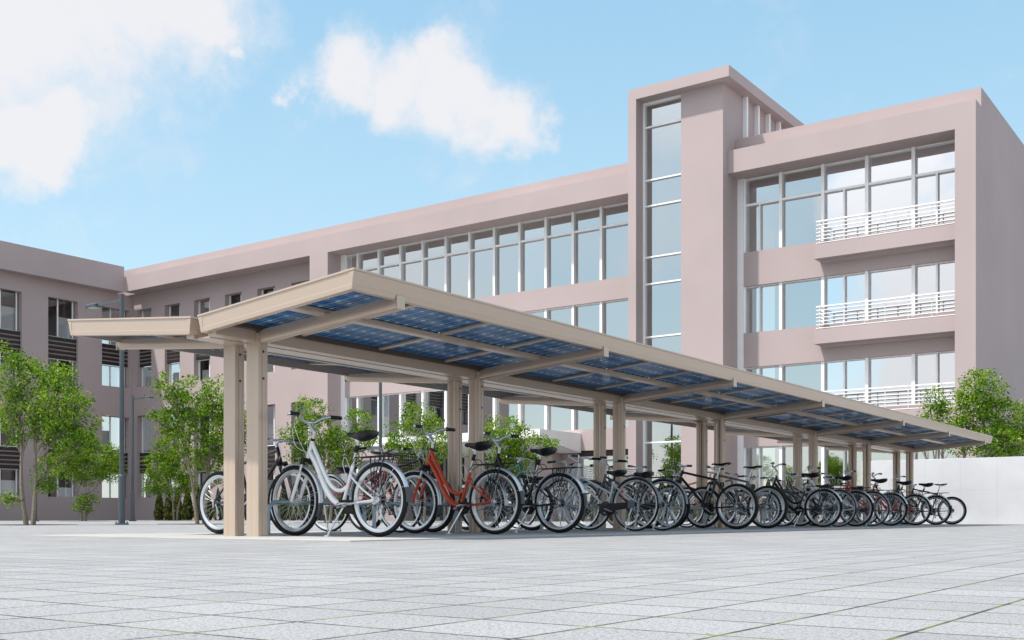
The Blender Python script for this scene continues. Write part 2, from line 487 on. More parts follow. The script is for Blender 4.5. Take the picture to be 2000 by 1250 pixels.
bpart('room', rooms(-41.8, -23.2, 43.42, 46.5, (.0, 4.0, 7.3, 10.6, 13.9), M['room_dark']), M['room_dark'])
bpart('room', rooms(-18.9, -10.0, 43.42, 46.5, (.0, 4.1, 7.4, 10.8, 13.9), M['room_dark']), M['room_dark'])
# ground floor glazing each side of the entrance
band_windows([-40.77, -39.26], -41.62, -37.9, 1.42, 3.23, GY)
band_windows([-25.69, -24.18], -26.9, -23.14, .9, 2.96, GY)
m = MB(); m.box((-26.9, 42.9, 2.96), (-23.14, 43.4, 3.23)); bpart('dark_slot', m, M['louvre'])  # dark strip between the glazing and the spandrel above
# entrance: canopy, side walls, doors
m = MB()
prof = [(39.4, 4.02), (42.765, 4.02), (42.765, 3.13), (39.4, 3.63)]
m.prism([(-37.6, y, z) for y, z in prof], (-37.6, 0, 0), (-26.7, 0, 0)); bpart('entrance_canopy', m, M['white'])
for x0_, x1_, y0_, y1_ in ((-28.7, -27.9, 42.2, 44.2), (-33.2, -32.6, 42.4, 43.9), (-37.9, -37.2, 42.3, 44.2), (-27.9, -26.9, 43.0, 43.4)):
    m = MB(); m.box((x0_, y0_, 0), (x1_, y1_, 3.12)); bpart('entrance_pier', m, M['render'])
m = MB()
for i in range(6):
    x = -37.2 + i*1.42
    m.box((x, 43.95, 0), (x+.07, 44.1, 3.2))
m.box((-37.2, 43.97, 2.3), (-28.7, 44.08, 2.38))
dr = bpart('entrance_door', m, M['lamp'])
m = MB(); m.add([(-37.2, 44.03, 0), (-28.7, 44.03, 0), (-28.7, 44.03, 3.2), (-37.2, 44.03, 3.2)], [(0,1,2,3)]); bpart('pane', m, M['glass_clear'], dr)

# --- balconies
for k in range(3):
    dz = -3.35*k
    zt, zb = 10.91+dz, 10.35+dz
    m = MB(); m.box((-15.49, 42.08, zb), (-10.12, 42.765, zt)); m.box((-15.30, 42.42, zb-.10), (-10.12, 42.765, zb))
    b = bpart('balcony', m, M['render'])
    r = MB()
    zz = [.05, .19, .33, .47, .61, .76]
    for i, z in enumerate(zz + [.90]):
        top = i == 6
        h = .05 if top else .03
        y1 = 42.22 if top else 42.17
        r.box((-15.42, 42.10, zt+z-h/2), (-10.12, y1, zt+z+h/2))
        r.box((-15.42, y1, zt+z-h/2), (-15.42+(y1-42.10), 42.76, zt+z+h/2))
    for x in (-15.30, -14.34, -13.54, -12.75, -11.89, -11.04, -10.2):
        r.box((x-.022, 42.172, zt), (x+.022, 42.20, zt+.875))
    bpart('railing', r, M['white'], b)

# --- stair tower
m = MB()
m.box((-23.14, 40.83, 17.86), (-18.53, 53, 18.31))
m.box((-23.14, 40.83, 0), (-22.76, 53, 17.86))
m.box((-20.9, 41.32, 0), (-19.01, 43.17, 17.86))
m.box((-19.5, 43.17, 14), (-19.01, 53, 17.86))
m.box((-22.76, 42.6, 15.8), (-20.9, 42.9, 17.86))
tw = bpart('stair_tower', m, M['render'])
m = MB()
m.box((-22.76, 41.44, 0), (-22.66, 41.6, 17.86)); m.box((-22.66, 41.46, 17.74), (-20.9, 41.58, 17.86))
for z in (16.79, 14.53, 13.43, 11.25, 10.11, 7.85, 6.75, 4.5, 3.36, 1.1): m.box((-22.66, 41.44, z-.035), (-20.9, 41.57, z+.035))
wf = bpart('tower_window', m, M['white'], tw)
wf2 = wf
m = MB(); m.add([(-22.70, 41.54, 0), (-20.9, 41.54, 0), (-20.9, 41.54, 17.8), (-22.70, 41.54, 17.8)], [(0,1,2,3)])
pn = bpart('tower_pane', m, M['glass'], tw)
m = MB(); m.box((-22.74, 44.6, 0), (-20.5, 44.8, 17.8))
for i in range(6):
    z = .2+i*3.3
    m.box((-22.74, 43.0, z), (-20.5, 44.6, z+.2))
    for s in range(9): m.box((-22.7+s*.2, 42.1, z+.2+s*.17), (-22.4+s*.2, 42.9, z+.3+s*.17))
bpart('staircase', m, M['room_dark'], tw)
for y in (43.25, 44.47, 45.66, 46.85):
    m = MB(); m.box((-19.005, y, 15.9), (-18.82, y+.16, 17.855)); bpart('penthouse_mullion', m, M['white'], tw)

# --- left wing, its front faces the courtyard
WG = tag(empty('building_wing', (-62, 26, 0)), 'shaded pink building wing at left edge with dark louvre bands between windows', 'building')
m = MB(); m.box((-75, 2, 14.25), (X0, 41.745, 15.83)); bpart('fascia', m, M['render'], WG)
oy = [(y0, y0+1.955) for y0 in [40.68-3.61*k for k in range(0, 10)]]
m = MB(); holes_wall(m, (2, 0), (42.845, 14.25), [(a, b, [(1.40, 6.5), (8.38, 13.3)]) for a, b in oy], -60.9, -60.4, 'y')
bpart('wall', m, M['render'], WG)
for a, b in oy:
    strip_window(WG, 'y', a, b, 8.38, 13.3, 9.72, 11.0, -60.78, 1)
    strip_window(WG, 'y', a, b, 1.40, 6.5, 3.0, 4.26, -60.78, 1)
m = MB(); m.box((-64.6, 2, 0), (-64.4, 42.8, 14.2))
for z in (.9, 4.2, 7.4, 10.7, 13.6): m.box((-64.4, 2, z), (-60.95, 42.8, z+.25))
for i in range(7): m.box((-64.4, 5.0+i*5.6, 0), (-61.3, 5.15+i*5.6, 14.2))
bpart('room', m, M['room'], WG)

# --- white wall at the end of the shelter
m = MB(); m.box((-9.80, 30.3, 0), (14, 30.52, 1.735))
tag(m.obj('boundary_wall', M['wallc'], bevel=.004), 'low white concrete wall behind the far end of the bike shelter', 'wall')

# ------------------------------------------------------------------ solar bicycle shelter
SH = tag(empty('bicycle_shelter', (-8.10, 17.6, 0)), 'long champagne metal bike shelter with butterfly roof of blue solar panels', 'bike shelter')
XC, SL, ZT = -8.10, .0906, 2.0
YN, YE = 6.40, 28.96
PY = [6.99, 10.37, 13.75, 17.13, 21.53, 24.91, 28.29]
def spart(name, mb, mat, parent=None, **k):
    o = mb.obj(name, mat, parent or SH, **k)
    w = Vector((0,0,0)); q = parent or SH
    while q: w += q.location; q = q.parent
    o.data.transform(Matrix.Translation(-w)); return o
def W(sg, u, y, dz): return (XC + sg*u, y, ZT + SL*u + dz)     # a point of one roof wing
def sbox(mb, sg, u0, u1, y0, y1, d0, d1):
    vs = [W(sg,u,y,d) for d in (d0,d1) for (u,y) in ((u0,y0),(u1,y0),(u1,y1),(u0,y1))]
    mb.add(vs, [(0,3,2,1),(4,5,6,7),(0,1,5,4),(1,2,6,5),(2,3,7,6),(3,0,4,7)])
FP = [(.008, .004), (.008, -.012), (0, -.016), (-.024, -.116), (-.021, -.120), (-.032, -.157), (-.075, -.157), (-.075, -.01), (-.03, .004)]
def postpoly(x, y, w, d, bulge):
    pts = []
    hw, hd = w/2, d/2
    def side(sy):
        out = []
        for l in (0, 1):
            xa = -hw + l*hw; 
            for i in range(0, 7):
                t = i/6; out.append((xa + t*hw, sy*(hd - bulge + bulge*math.sin(math.pi*t)**.6)))
        return out if sy < 0 else out[::-1]
    a = side(-1); b = side(1)
    rg = [(hw, -hd*.45), (hw-.006, -hd*.42), (hw-.006, -hd*.12), (hw, -hd*.08), (hw, hd*.35), (hw-.005, hd*.40), (hw-.005, hd*.6), (hw, hd*.65)]
    lf = [(-p, -q) for p, q in rg]
    return [(x+p, y+q) for p, q in a + rg + b + lf]
for i, y in enumerate(PY):
    for sg, xp in ((1, -7.94), (-1, -8.265)):
        m = MB()
        poly = postpoly(xp, y, .165, .118, .004 if i == 0 else .020)
        m.prism([(p, q, .005) for p, q in poly], (0,0,.005), (0,0,1.905), smooth=i > 0)
        po = spart('post', m, M['champ'])
        for z in (1.735, 1.485):
            b = MB(); 
            ring = [(xp+.0815, y+.012*math.cos(a)+.005, z+.012*math.sin(a)) for a in [k*math.pi/4 for k in range(8)]]
            b.prism(ring, (0,0,0), (.004,0,0)); spart('bolt', b, M['hole'], po)
        # sloping arm
        y0 = y-.003
        zb = lambda u: 1.785+.0835*u
        u0, u1 = (xp-XC)*sg+.083, 1.945
        prof = []
        for k in range(9):
            a = math.pi*k/8
            prof.append((-.042*math.cos(a), .035-.035*math.sin(a)))
        prof = [(-.036, .128), (-.044, .075)] + prof[0:] + [(.044, .075), (.036, .128)]
        ra = [(XC+sg*u0, y0+p, zb(u0)+q) for p, q in prof]; rb = [(XC+sg*u1, y0+p, zb(u1)+q*.8) for p, q in prof]
        m = MB(); m.loft([ra, rb], smooth=True); ar = spart('arm', m, M['champ'])
        e = MB(); e.prism([(XC+sg*u1, y0-.05, zb(u1)-.004), (XC+sg*u1, y0+.05, zb(u1)-.004), (XC+sg*u1, y0+.05, zb(u1)+.106), (XC+sg*u1, y0-.05, zb(u1)+.106)], (0,0,0), (sg*.008,0,0))
        spart('end_plate', e, M['champ'], ar)
        for uu in (u0+.1, u0+.22):
            e = MB(); e.tube([(XC+sg*uu, y0, zb(uu)-.012), (XC+sg*uu, y0, zb(uu)+.01)], .009, 8); spart('bolt', e, M['champ'], ar)
        if i in (3, 5, 6):
            d = MB(); xx = xp-.03; yy = y-.093
            d.tube(cr([(xx+.0, yy, .02), (xx, yy, 1.0), (xx, yy, 1.74), (xx-.02*1, yy+.0, 1.80), (xx-.1, yy+.02, 1.835), (xx-.14, yy+.05, 1.84)], 4), .030, 10)
            d.tube([(xx, yy, 1.70), (xx, yy, 1.76)], .036, 10); spart('downpipe', d, M['champ'])
for sg in (1, -1):
    # rim frame, mitred at four corners
    m = MB(); u0, u1 = .055, 1.968
    rings = []
    for o_, dz in FP:
        pass
    n = len(FP); vs = []
    for (cu, cy, su, sy) in ((u0, YN, -1, -1), (u1, YN, 1, -1), (u1, YE, 1, 1), (u0, YE, -1, 1)):
        for o_, dz in FP: vs.append(W(sg, cu+su*o_, cy+sy*(o_*.3 if -.06 < o_ < 0 and dz < -.02 else o_), dz))
    fs = []
    for c in range(4):
        d = (c+1) % 4
        for k in range(n):
            l = (k+1) % n; fs.append((c*n+k, d*n+k, d*n+l, c*n+l))
    m.add(vs, fs); rim = spart('rim_frame', m, M['champ'])
    for (cu, cy, su, sy) in ((u0, YN, -1, -1), (u1, YN, 1, -1), (u1, YE, 1, 1), (u0, YE, -1, 1)):
        c = MB(); vs = []
        FC = [(o_+.004, dz) for o_, dz in FP[2:6]]
        for du, dy in ((-su*.035, 0), (0, 0), (0, -sy*.085)):
            for o_, dz in FC + [(-.05, -.1575), (-.05, .002)]:
                q = 1.6 if dz > -.05 else .75
                vs.append(W(sg, cu+su*o_+du*q, cy+sy*(((o_-.004)*.3+.004) if o_ > -.04 else o_)+dy*q, dz-.001))
        k6 = 6
        fs = [tuple(range(6)), tuple(range(12, 18))[::-1]]
        for r_ in range(2):
            for k in range(6):
                l = (k+1) % 6; fs.append((r_*6+k, r_*6+l, (r_+1)*6+l, (r_+1)*6+k))
        c.add(vs, fs); spart('corner_cap', c, M['champ'], rim)
    m = MB(); sbox(m, sg, 1.005, 1.10, YN+.07, YE-.07, -.118, -.062); spart('purlin', m, M['champ'], bevel=.012)
    m = MB(); sbox(m, sg, .10, .205, YN+.065, YE-.065, -.190, -.075)
    sbox(m, sg, .10, .235, YN+.066, YE-.066, -.075, -.060); spart('gutter_beam', m, M['champ'], bevel=.008)
    m = MB(); sbox(m, sg, .236, .285, YN+.07, YE-.07, -.10, -.058); spart('shaded_edge_strip', m, M['champ_shaded'])  # panel frame in shadow, the shade put into its dark colour
    ys = [YN+.045] + [7.46+1.094*k for k in range(20)] + [YE-.045]
    mo = {}
    for k in range(1, len(ys)-1):
        for a, b in ((.285, .969), (1.136, 1.895)):
            pass
        m = MB(); sbox(m, sg, .24, 1.003, ys[k]-.027, ys[k]+.027, -.088, -.0585); sbox(m, sg, 1.102, 1.893, ys[k]-.027, ys[k]+.027, -.088, -.0585)
        spart('rafter', m, M['champ'], bevel=.008)
    ang = math.atan(SL)
    for k in range(len(ys)-1):
        y0, y1 = ys[k]+(.012 if k else .02), ys[k+1]-.012
        for a, b in ((.25, 1.05), (1.055, 1.895)):
            key = (a, round(y1-y0, 3))
            if key not in mo:
                p = MB(); q = math.hypot(1, SL)
                p.box(((a-1.543)*q, 0 if k else .03, 0), ((b-1.543)*q, y1-y0, .007))
                mo[key] = p.mesh('solar_panel', M['panel'])
            o = bpy.data.objects.new('solar_panel', mo[key]); COL.objects.link(o); o.parent = SH
            if sg > 0:
                o.location = Vector(W(sg, 1.543, y0, -.057)) - SH.location; o.rotation_euler = (0, -ang, 0)
            else:
                o.location = Vector(W(sg, 1.543, y1, -.057)) - SH.location; o.rotation_euler = (0, -ang, math.pi)
m = MB(); m.box((XC-.085, YN+.1, 1.815), (XC+.085, YE-.1, 1.83)); m.box((XC-.085, YN+.1, 1.83), (XC-.075, YE-.1, 1.90)); m.box((XC+.075, YN+.1, 1.83), (XC+.085, YE-.1, 1.90))
spart('valley_gutter', m, M['champ'])

# ------------------------------------------------------------------ hoop racks
def hoop(y0, y1, h=.325, r=.021):
    m = MB(); c = .10
    pts = [(0, y0, 0), (0, y0, h-c)] + [(0, y0+c-c*math.cos(a), h-c+c*math.sin(a)) for a in (R(20), R(45), R(70))] + [(0, y0+c, h), (0, y1-c, h)] + \
          [(0, y1-c+c*math.sin(a), h-c+c*math.cos(a)) for a in (R(20), R(45), R(70))] + [(0, y1, h-c), (0, y1, 0)]
    m.tube(pts, r, 10)
    for y in (y0, y1): m.lathe((0, y, 0), [(.021, 0), (.045, 0), (.045, .008), (.021, .008)], 12, axis='z')
    return m
ordn = ['first', 'second', 'third', 'fourth', 'fifth', 'sixth', 'seventh']
for i in range(6):
    a, b = PY[i], PY[i+1]; L = (b-a)
    for k, (p, q) in enumerate(((a+.28, a+L/2-.06), (a+L/2+.09, b-.2))):
        me = hoop(0, q-p)
        o = me.obj('bike_rack', M['steel'], loc=(-8.10, p, .010))
        tag(o, 'blue-grey steel hoop rack between the %s and %s post pairs, %s of its two' % (ordn[i], ordn[i+1], ('nearer', 'farther')[k]), 'bike rack', 'hoop racks under the shelter')

# ------------------------------------------------------------------ bicycles   (local: x forward, rear hub at x = 0, z up, y left)
RH = .337
def wheel_mesh(kind, x):
    RT = {'mtb': .337, 'hyb': .336, 'city': .337}[kind]
    tr = {'mtb': .027, 'hyb': .0235, 'city': .0155}[kind]
    zc = RH
    ty = MB(); seg = 72; prof = []
    for k in range(12):
        a = 2*math.pi*k/12
        prof.append((math.cos(a), math.sin(a)))
    vs = []
    for i in range(seg):
        a = 2*math.pi*i/seg
        for k, (c, s) in enumerate(prof):
            rr = RT - tr + tr*c
            yy = tr*s*1.02
            if kind != 'city' and c > .3:
                rr += .0035 if (i + (k % 2)*1) % 2 else -.002
            vs.append((x + rr*math.cos(a), yy, zc + rr*math.sin(a)))
    fs = []
    for i in range(seg):
        j = (i+1) % seg
        for k in range(12):
            l = (k+1) % 12; fs.append((i*12+k, i*12+l, j*12+l, j*12+k))
    ty.add(vs, fs, True)
    ro = RT - tr*1.75; w = tr*.80
    rim = MB(); d = .026 if kind != 'city' else .018
    rim.lathe((x, 0, zc), [(ro+.004, -w), (ro-.006, -w*1.04), (ro-d, -w*.55), (ro-d-.003, 0), (ro-d, w*.55), (ro-.006, w*1.04), (ro+.004, w)], 56, smooth=True)
    sp = MB(); n = 32
    for i in range(n):
        a = 2*math.pi*i/n; sd = 1 if i % 2 else -1
        b = a + (R(62) if (i//2) % 2 else -R(62))
        sp.tube([(x + .022*math.cos(b), sd*.03, zc + .022*math.sin(b)), (x + (ro-d)*math.cos(a), sd*.002, zc + (ro-d)*math.sin(a))], .00125, 4, caps=False)
    hb = MB()
    hb.lathe((x, 0, zc), [(.004, -.052), (.011, -.05), (.011, -.038), (.027, -.034), (.027, -.029), (.014, -.024), (.014, .024), (.027, .029), (.027, .034), (.011, .038), (.011, .05), (.004, .052)], 16)
    return dict(tyre=ty, rim=rim, spokes=sp, hub=hb)

def arc(cx, cz, r, a0, a1, n=20, y=0):
    return [(cx + r*math.cos(R(a0+(a1-a0)*i/n)), y, cz + r*math.sin(R(a0+(a1-a0)*i/n))) for i in range(n+1)]
def fender(mb, cx, r, a0, a1, w, n=26):
    # curved strip with rounded section
    pr = [(-w, -.012), (-w*.8, -.003), (-w*.4, .002), (0, .0035), (w*.4, .002), (w*.8, -.003), (w, -.012)]
    pr2 = [(y, d-.0022) for y, d in pr[::-1]]
    P = pr + pr2; vs = []; m_ = n+1; k_ = len(P)
    for i in range(m_):
        a = R(a0 + (a1-a0)*i/n)
        for y, d in P: vs.append((cx+(r+d)*math.cos(a), y, RH+(r+d)*math.sin(a)))
    fs = [tuple(range(k_)), tuple((m_-1)*k_+k for k in range(k_))[::-1]]
    for i in range(n):
        for k in range(k_):
            l = (k+1) % k_; fs.append((i*k_+k, (i+1)*k_+k, (i+1)*k_+l, i*k_+l))
    mb.add(vs, fs, True)
def saddle_mb(xr, xn, z, wide, thick):
    mb = MB(); L = xn-xr; rings = []
    st = [(-.01, .25, .30, .0), (.03, .72, .62, .004), (.12, .97, .9, .004), (.28, 1.0, 1.0, -.002), (.42, .80, 1.0, -.008), (.58, .50, .82, -.010), (.74, .34, .62, -.006), (.90, .27, .46, -.004), (.97, .22, .36, -.006), (1.0, .10, .2, -.012)]
    for t, w, h, dz in st:
        ring = []
        for k in range(14):
            a = 2*math.pi*k/14
            y = math.cos(a)*wide/2*w; s = math.sin(a)
            zz = z + dz + (s*.012 if s > 0 else s*thick*h)
            ring.append((xr + t*L, y, zz))
        rings.append(ring)
    mb.loft(rings, True); return mb
def pedal(mb, x, y, z, s):
    mb.box((x-.045, y, z-.012), (x+.045, y+s*.09, z-.004)); mb.box((x-.045, y, z+.004), (x+.045, y+s*.09, z+.012))
    mb.box((x-.048, y, z-.012), (x-.038, y+s*.09, z+.012)); mb.box((x+.038, y, z-.012), (x+.048, y+s*.09, z+.012))
    mb.tube([(x, y-s*.01, z), (x, y+s*.085, z)], .008, 6)
def cranks(parts, bx, bz, ang, ringr=.085, ringmat='black', arm='alloy', pl=.165):
    m = MB(); m.lathe((bx, -.045, bz), [(ringr, -.0025), (ringr+.004, 0), (ringr, .0025), (ringr*.55, .0025), (ringr*.55, -.0025)], 32, smooth=False)
    m.lathe((bx, -.045, bz), [(ringr*.6, -.002), (ringr*.6, .002), (.012, .003), (.012, -.003)], 24, smooth=False)
    m.tube([(bx, -.07, bz), (bx, .07, bz)], .018, 10)
    parts.append(('chainset', m, ringmat, [])); sub = parts[-1][3]
    for s in (1, -1):
        a = R(ang if s > 0 else ang+180)
        ex, ez = bx+pl*math.cos(a), bz+pl*math.sin(a)
        c = MB(); c.tube([(bx, s*.068, bz), (ex, s*.078, ez)], [.012, .009], 8); sub.append(('crank_arm', c, arm))
        p = MB(); pedal(p, ex, s*.085, ez, s); sub.append(('pedal', p, 'black'))
def chain(parts, bx, bz, r1=.085, r2=.035):
    m = MB()
    for s in (1, -1): m.tube([(bx, -.045, bz+s*r1), (0.0, -.04, RH+s*r2)], .0035, 4)
    for k in range(6):
        r = .05-.006*k; m.lathe((0, -.036+.0045*k*1.2, RH), [(r, -.0012), (r, .0012), (.016, .0012), (.016, -.0012)], 20, smooth=False)
    parts.append(('drivetrain', m, 'black', []))
    d = MB(); d.tube([(.0, -.05, RH-.02), (.035, -.055, RH-.09), (.025, -.05, RH-.16)], .009, 6)
    for z in (.105, .165): d.lathe((.03, -.045, RH-z), [(.018, -.004), (.018, .004), (.006, .004), (.006, -.004)], 12)
    parts.append(('derailleur', d, 'alloy', []))
def bars(parts, pts, r, gl, cables, levers=True, barmat='alloy', gr=.0165):
    b = MB(); P = [Vector(p) for p in pts]
    full = [Vector((p.x, -p.y, p.z)) for p in P[::-1]] + P[1:]
    b.tube(cr(full, 6), r, 10); parts.append(('handlebar', b, barmat, [])); sub = parts[-1][3]
    e, d = P[-1], P[-2]; t = (e-d).normalized()
    for s in (1, -1):
        g_ = MB(); q0 = e - t*gl; q1 = e + t*.008
        f = lambda v: (v.x, s*v.y, v.z)
        g_.tube([f(q0), f(q0+t*.004), f(e), f(q1)], [gr*.9, gr, gr, gr*.95], 12); sub.append(('grip', g_, 'black'))
        rg = MB(); rg.tube([f(q1-t*.002), f(q1+t*.003)], gr*.80, 12); sub.append(('bar_end', rg, 'alloy'))
        if levers:
            l = MB(); q = e - t*(gl+.02)
            fw = Vector((1,0,-.25)).normalized()
            l.tube([f(q), f(q+fw*.03)], .009, 6)
            l.tube([f(q+fw*.03), f(q+fw*.05+t*.03), f(q+fw*.045+t*.11), f(q+fw*.05+t*.135)], [.006, .006, .0055, .005], 6); sub.append(('brake_lever', l, 'chrome' if barmat == 'alloy' else 'black'))
    c = MB()
    for pp in cables: c.tube(cr(pp, 5), .0026, 5)
    parts.append(('cable', c, 'p_white' if barmat == 'alloy' else 'black', []))
def rear_rack(parts):
    m = MB()
    for s in (1, -1):
        m.tube([(.25, s*.055, .725), (-.27, s*.06, .735)], .0055, 6)
        m.tube([(.06, s*.06, .73), (.02, s*.07, RH+.03)], .0045, 5); m.tube([(-.12, s*.06, .733), (.0, s*.07, RH+.03)], .0045, 5)
        for k in range(4): m.tube([(-.02-.055*k+.07, s*.062, .728), (.035-.016*k, s*.068, .47)], .005, 5)
        m.tube([(.25, s*.055, .725), (.345, s*.015, .66)], .0045, 5)
    for x in (.25, .12, -.02, -.15, -.27): m.tube([(x, -.056, .728), (x, .056, .728)], .005, 5)
    m.tube(cr([(.20, -.05, .73), (.23, -.045, .775), (.27, 0, .785), (.23, .045, .775), (.20, .05, .73)], 4), .0045, 5)
    parts.append(('luggage_rack', m, 'wirebk', []))

def hybrid():
    """step-through city bike with suspension fork, alloy mudguards and black rack"""
    P = []; fh = 1.09
    bb = (.455, 0, .295)
    m = MB()
    m.tube([(.853, 0, .915), (.922, 0, .745)], .0205, 12)
    m.tube(cr([(.897, 0, .80), (.80, 0, .665), (.715, 0, .505), (.63, 0, .385), (.545, 0, .318), (.455, 0, .295)], 6), [.026]*13+[.029]*18, 12)
    m.tube(cr([(.862, 0, .885), (.775, 0, .73), (.69, 0, .585), (.62, 0, .488), (.54, 0, .435), (.46, 0, .432), (.405, 0, .462)], 6), .0205, 12)
    m.tube([bb, (.33, 0, .655)], .0175, 12)
    for s in (1, -1):
        m.tube(cr([(.35, s*.012, .60), (.30, s*.045, .545), (.15, s*.058, .43), (.012, s*.062, RH+.012)], 4), .0095, 8)
        m.tube(cr([(.44, s*.02, .298), (.33, s*.045, .303), (.012, s*.062, RH-.004)], 3), .010, 8)
    m.tube([(bb[0], -.036, bb[2]), (bb[0], .036, bb[2])], .021, 12)
    P.append(('frame', m, 'PAINT', []))
    m = MB()
    for s in (1, -1):
        m.tube([(.975, s*.052, .60), (1.088, s*.052, RH+.005)], [.019, .0155], 10)
        m.tube([(1.088, s*.052, RH+.02), (1.09, s*.052, RH-.01)], .014, 8)
    P.append(('fork', m, 'PAINT', [])); sub = P[-1][3]
    c = MB()
    c.tube([(.935, -.06, .718), (.935, .06, .718)], .017, 8)
    for s in (1, -1): c.tube([(.925, s*.052, .748), (.947, s*.052, .685)], .021, 10)
    c.tube([(.92, 0, .745), (.936, 0, .705)], .02, 8)
    for s in (1, -1):
        c.tube([(.985, s*.045, .60), (1.0, s*.03, .655), (.985, s*.02, .70)], .008, 6)
    sub.append(('fork_crown', c, 'black'))
    for s in (1, -1):
        s_ = MB(); s_.tube([(.945, s*.052, .69), (.978, s*.052, .595)], .0135, 10); sub.append(('stanchion', s_, 'alloy'))
    m = MB(); m.tube([(.857, 0, .905), (.849, 0, .928)], .023, 12); P.append(('headset', m, 'black', []))
    m = MB(); m.tube(cr([(.85, 0, .925), (.842, 0, .965), (.838, 0, .99), (.872, 0, 1.04), (.898, 0, 1.078)], 4), .0165, 10); m.tube([(.898, -.025, 1.082), (.898, .025, 1.082)], .021, 10); P.append(('stem', m, 'alloy', []))
    cb = [[(.86, s*.20, 1.13), (.96, s*.14, 1.06), (.985, s*.06, .93), (.94, s*.02, .80), (.93, 0, .74)] for s in (1, -1)] + [[(.87, .12, 1.125), (1.03, .09, 1.02), (1.03, .05, .86), (.90, .02, .79)]]
    bars(P, [(.898, 0, 1.082), (.902, .06, 1.086), (.885, .12, 1.116), (.852, .165, 1.138), (.83, .21, 1.144), (.812, .33, 1.143)], .0142, .125, cb, gr=.019)
    m = MB(); m.tube([(.335, 0, .645), (.258, 0, .875)], .0135, 10); m.tube([(.33, 0, .655), (.325, 0, .67)], .02, 10); P.append(('seat_post', m, 'alloy', []))
    bt = MB(); bt.tube([(.292, 0, .775), (.27, 0, .84)], .0185, 10); bt.tube([(.294, 0, .79), (.287, 0, .793)], .021, 10); P[-1][3].append(('post_boot', bt, 'black'))
    m = saddle_mb(.07, .395, .955, .225, .078); P.append(('saddle', m, 'saddle', []))
    rl = MB()
    for s in (1, -1): rl.tube(cr([(.10, s*.05, .925), (.19, s*.028, .893), (.29, s*.022, .895), (.35, s*.015, .925)], 4), .004, 5)
    rl.box((.235, -.02, .872), (.285, .02, .90)); P[-1][3].append(('saddle_rail', rl, 'alloy'))
    for x in (fh, 0): P.append(('WHEEL', x, 'hyb', []))
    m = MB(); fender(m, fh, .357, 62, 186, .029); P.append(('mudguard', m, 'fender', []))
    f = MB(); fender(f, fh, .360, 184, 206, .030, 8); f.box((fh-.372, -.028, .145), (fh-.368, .028, .2)); P[-1][3].append(('mud_flap', f, 'rubberg'))
    for s in (1, -1):
        st = MB(); st.tube([(fh, s*.045, RH), (fh-.345, s*.03, RH+.08)], .0022, 4); P[-1][3].append(('mudguard_stay', st, 'alloy'))
    m = MB(); fender(m, 0, .357, -8, 163, .029, 34); P.append(('mudguard', m, 'fender', []))
    f = MB(); fender(f, 0, .361, 162, 184, .031, 8); P[-1][3].append(('mud_flap', f, 'rubberg'))
    for s in (1, -1):
        st = MB(); st.tube([(-.33, s*.03, RH+.12), (0, s*.055, RH), (-.20, s*.03, RH+.28)], .0022, 4); P[-1][3].append(('mudguard_stay', st, 'alloy'))
    rear_rack(P)
    cranks(P, bb[0], bb[2], 170); chain(P, bb[0], bb[2])
    m = MB(); m.tube([(.375, .05, .30), (.365, .10, .26), (.46, .20, .008)], [.010, .009, .008], 8); m.box((.445, .185, .0), (.485, .215, .012)); P.append(('kickstand', m, 'chrome', []))
    cc = MB(); cc.tube(cr([(.40, .02, .56), (.43, .03, .68), (.395, .03, .73), (.35, .02, .63)], 5), .0026, 5); P.append(('brake_cable', cc, 'p_white', []))
    return P

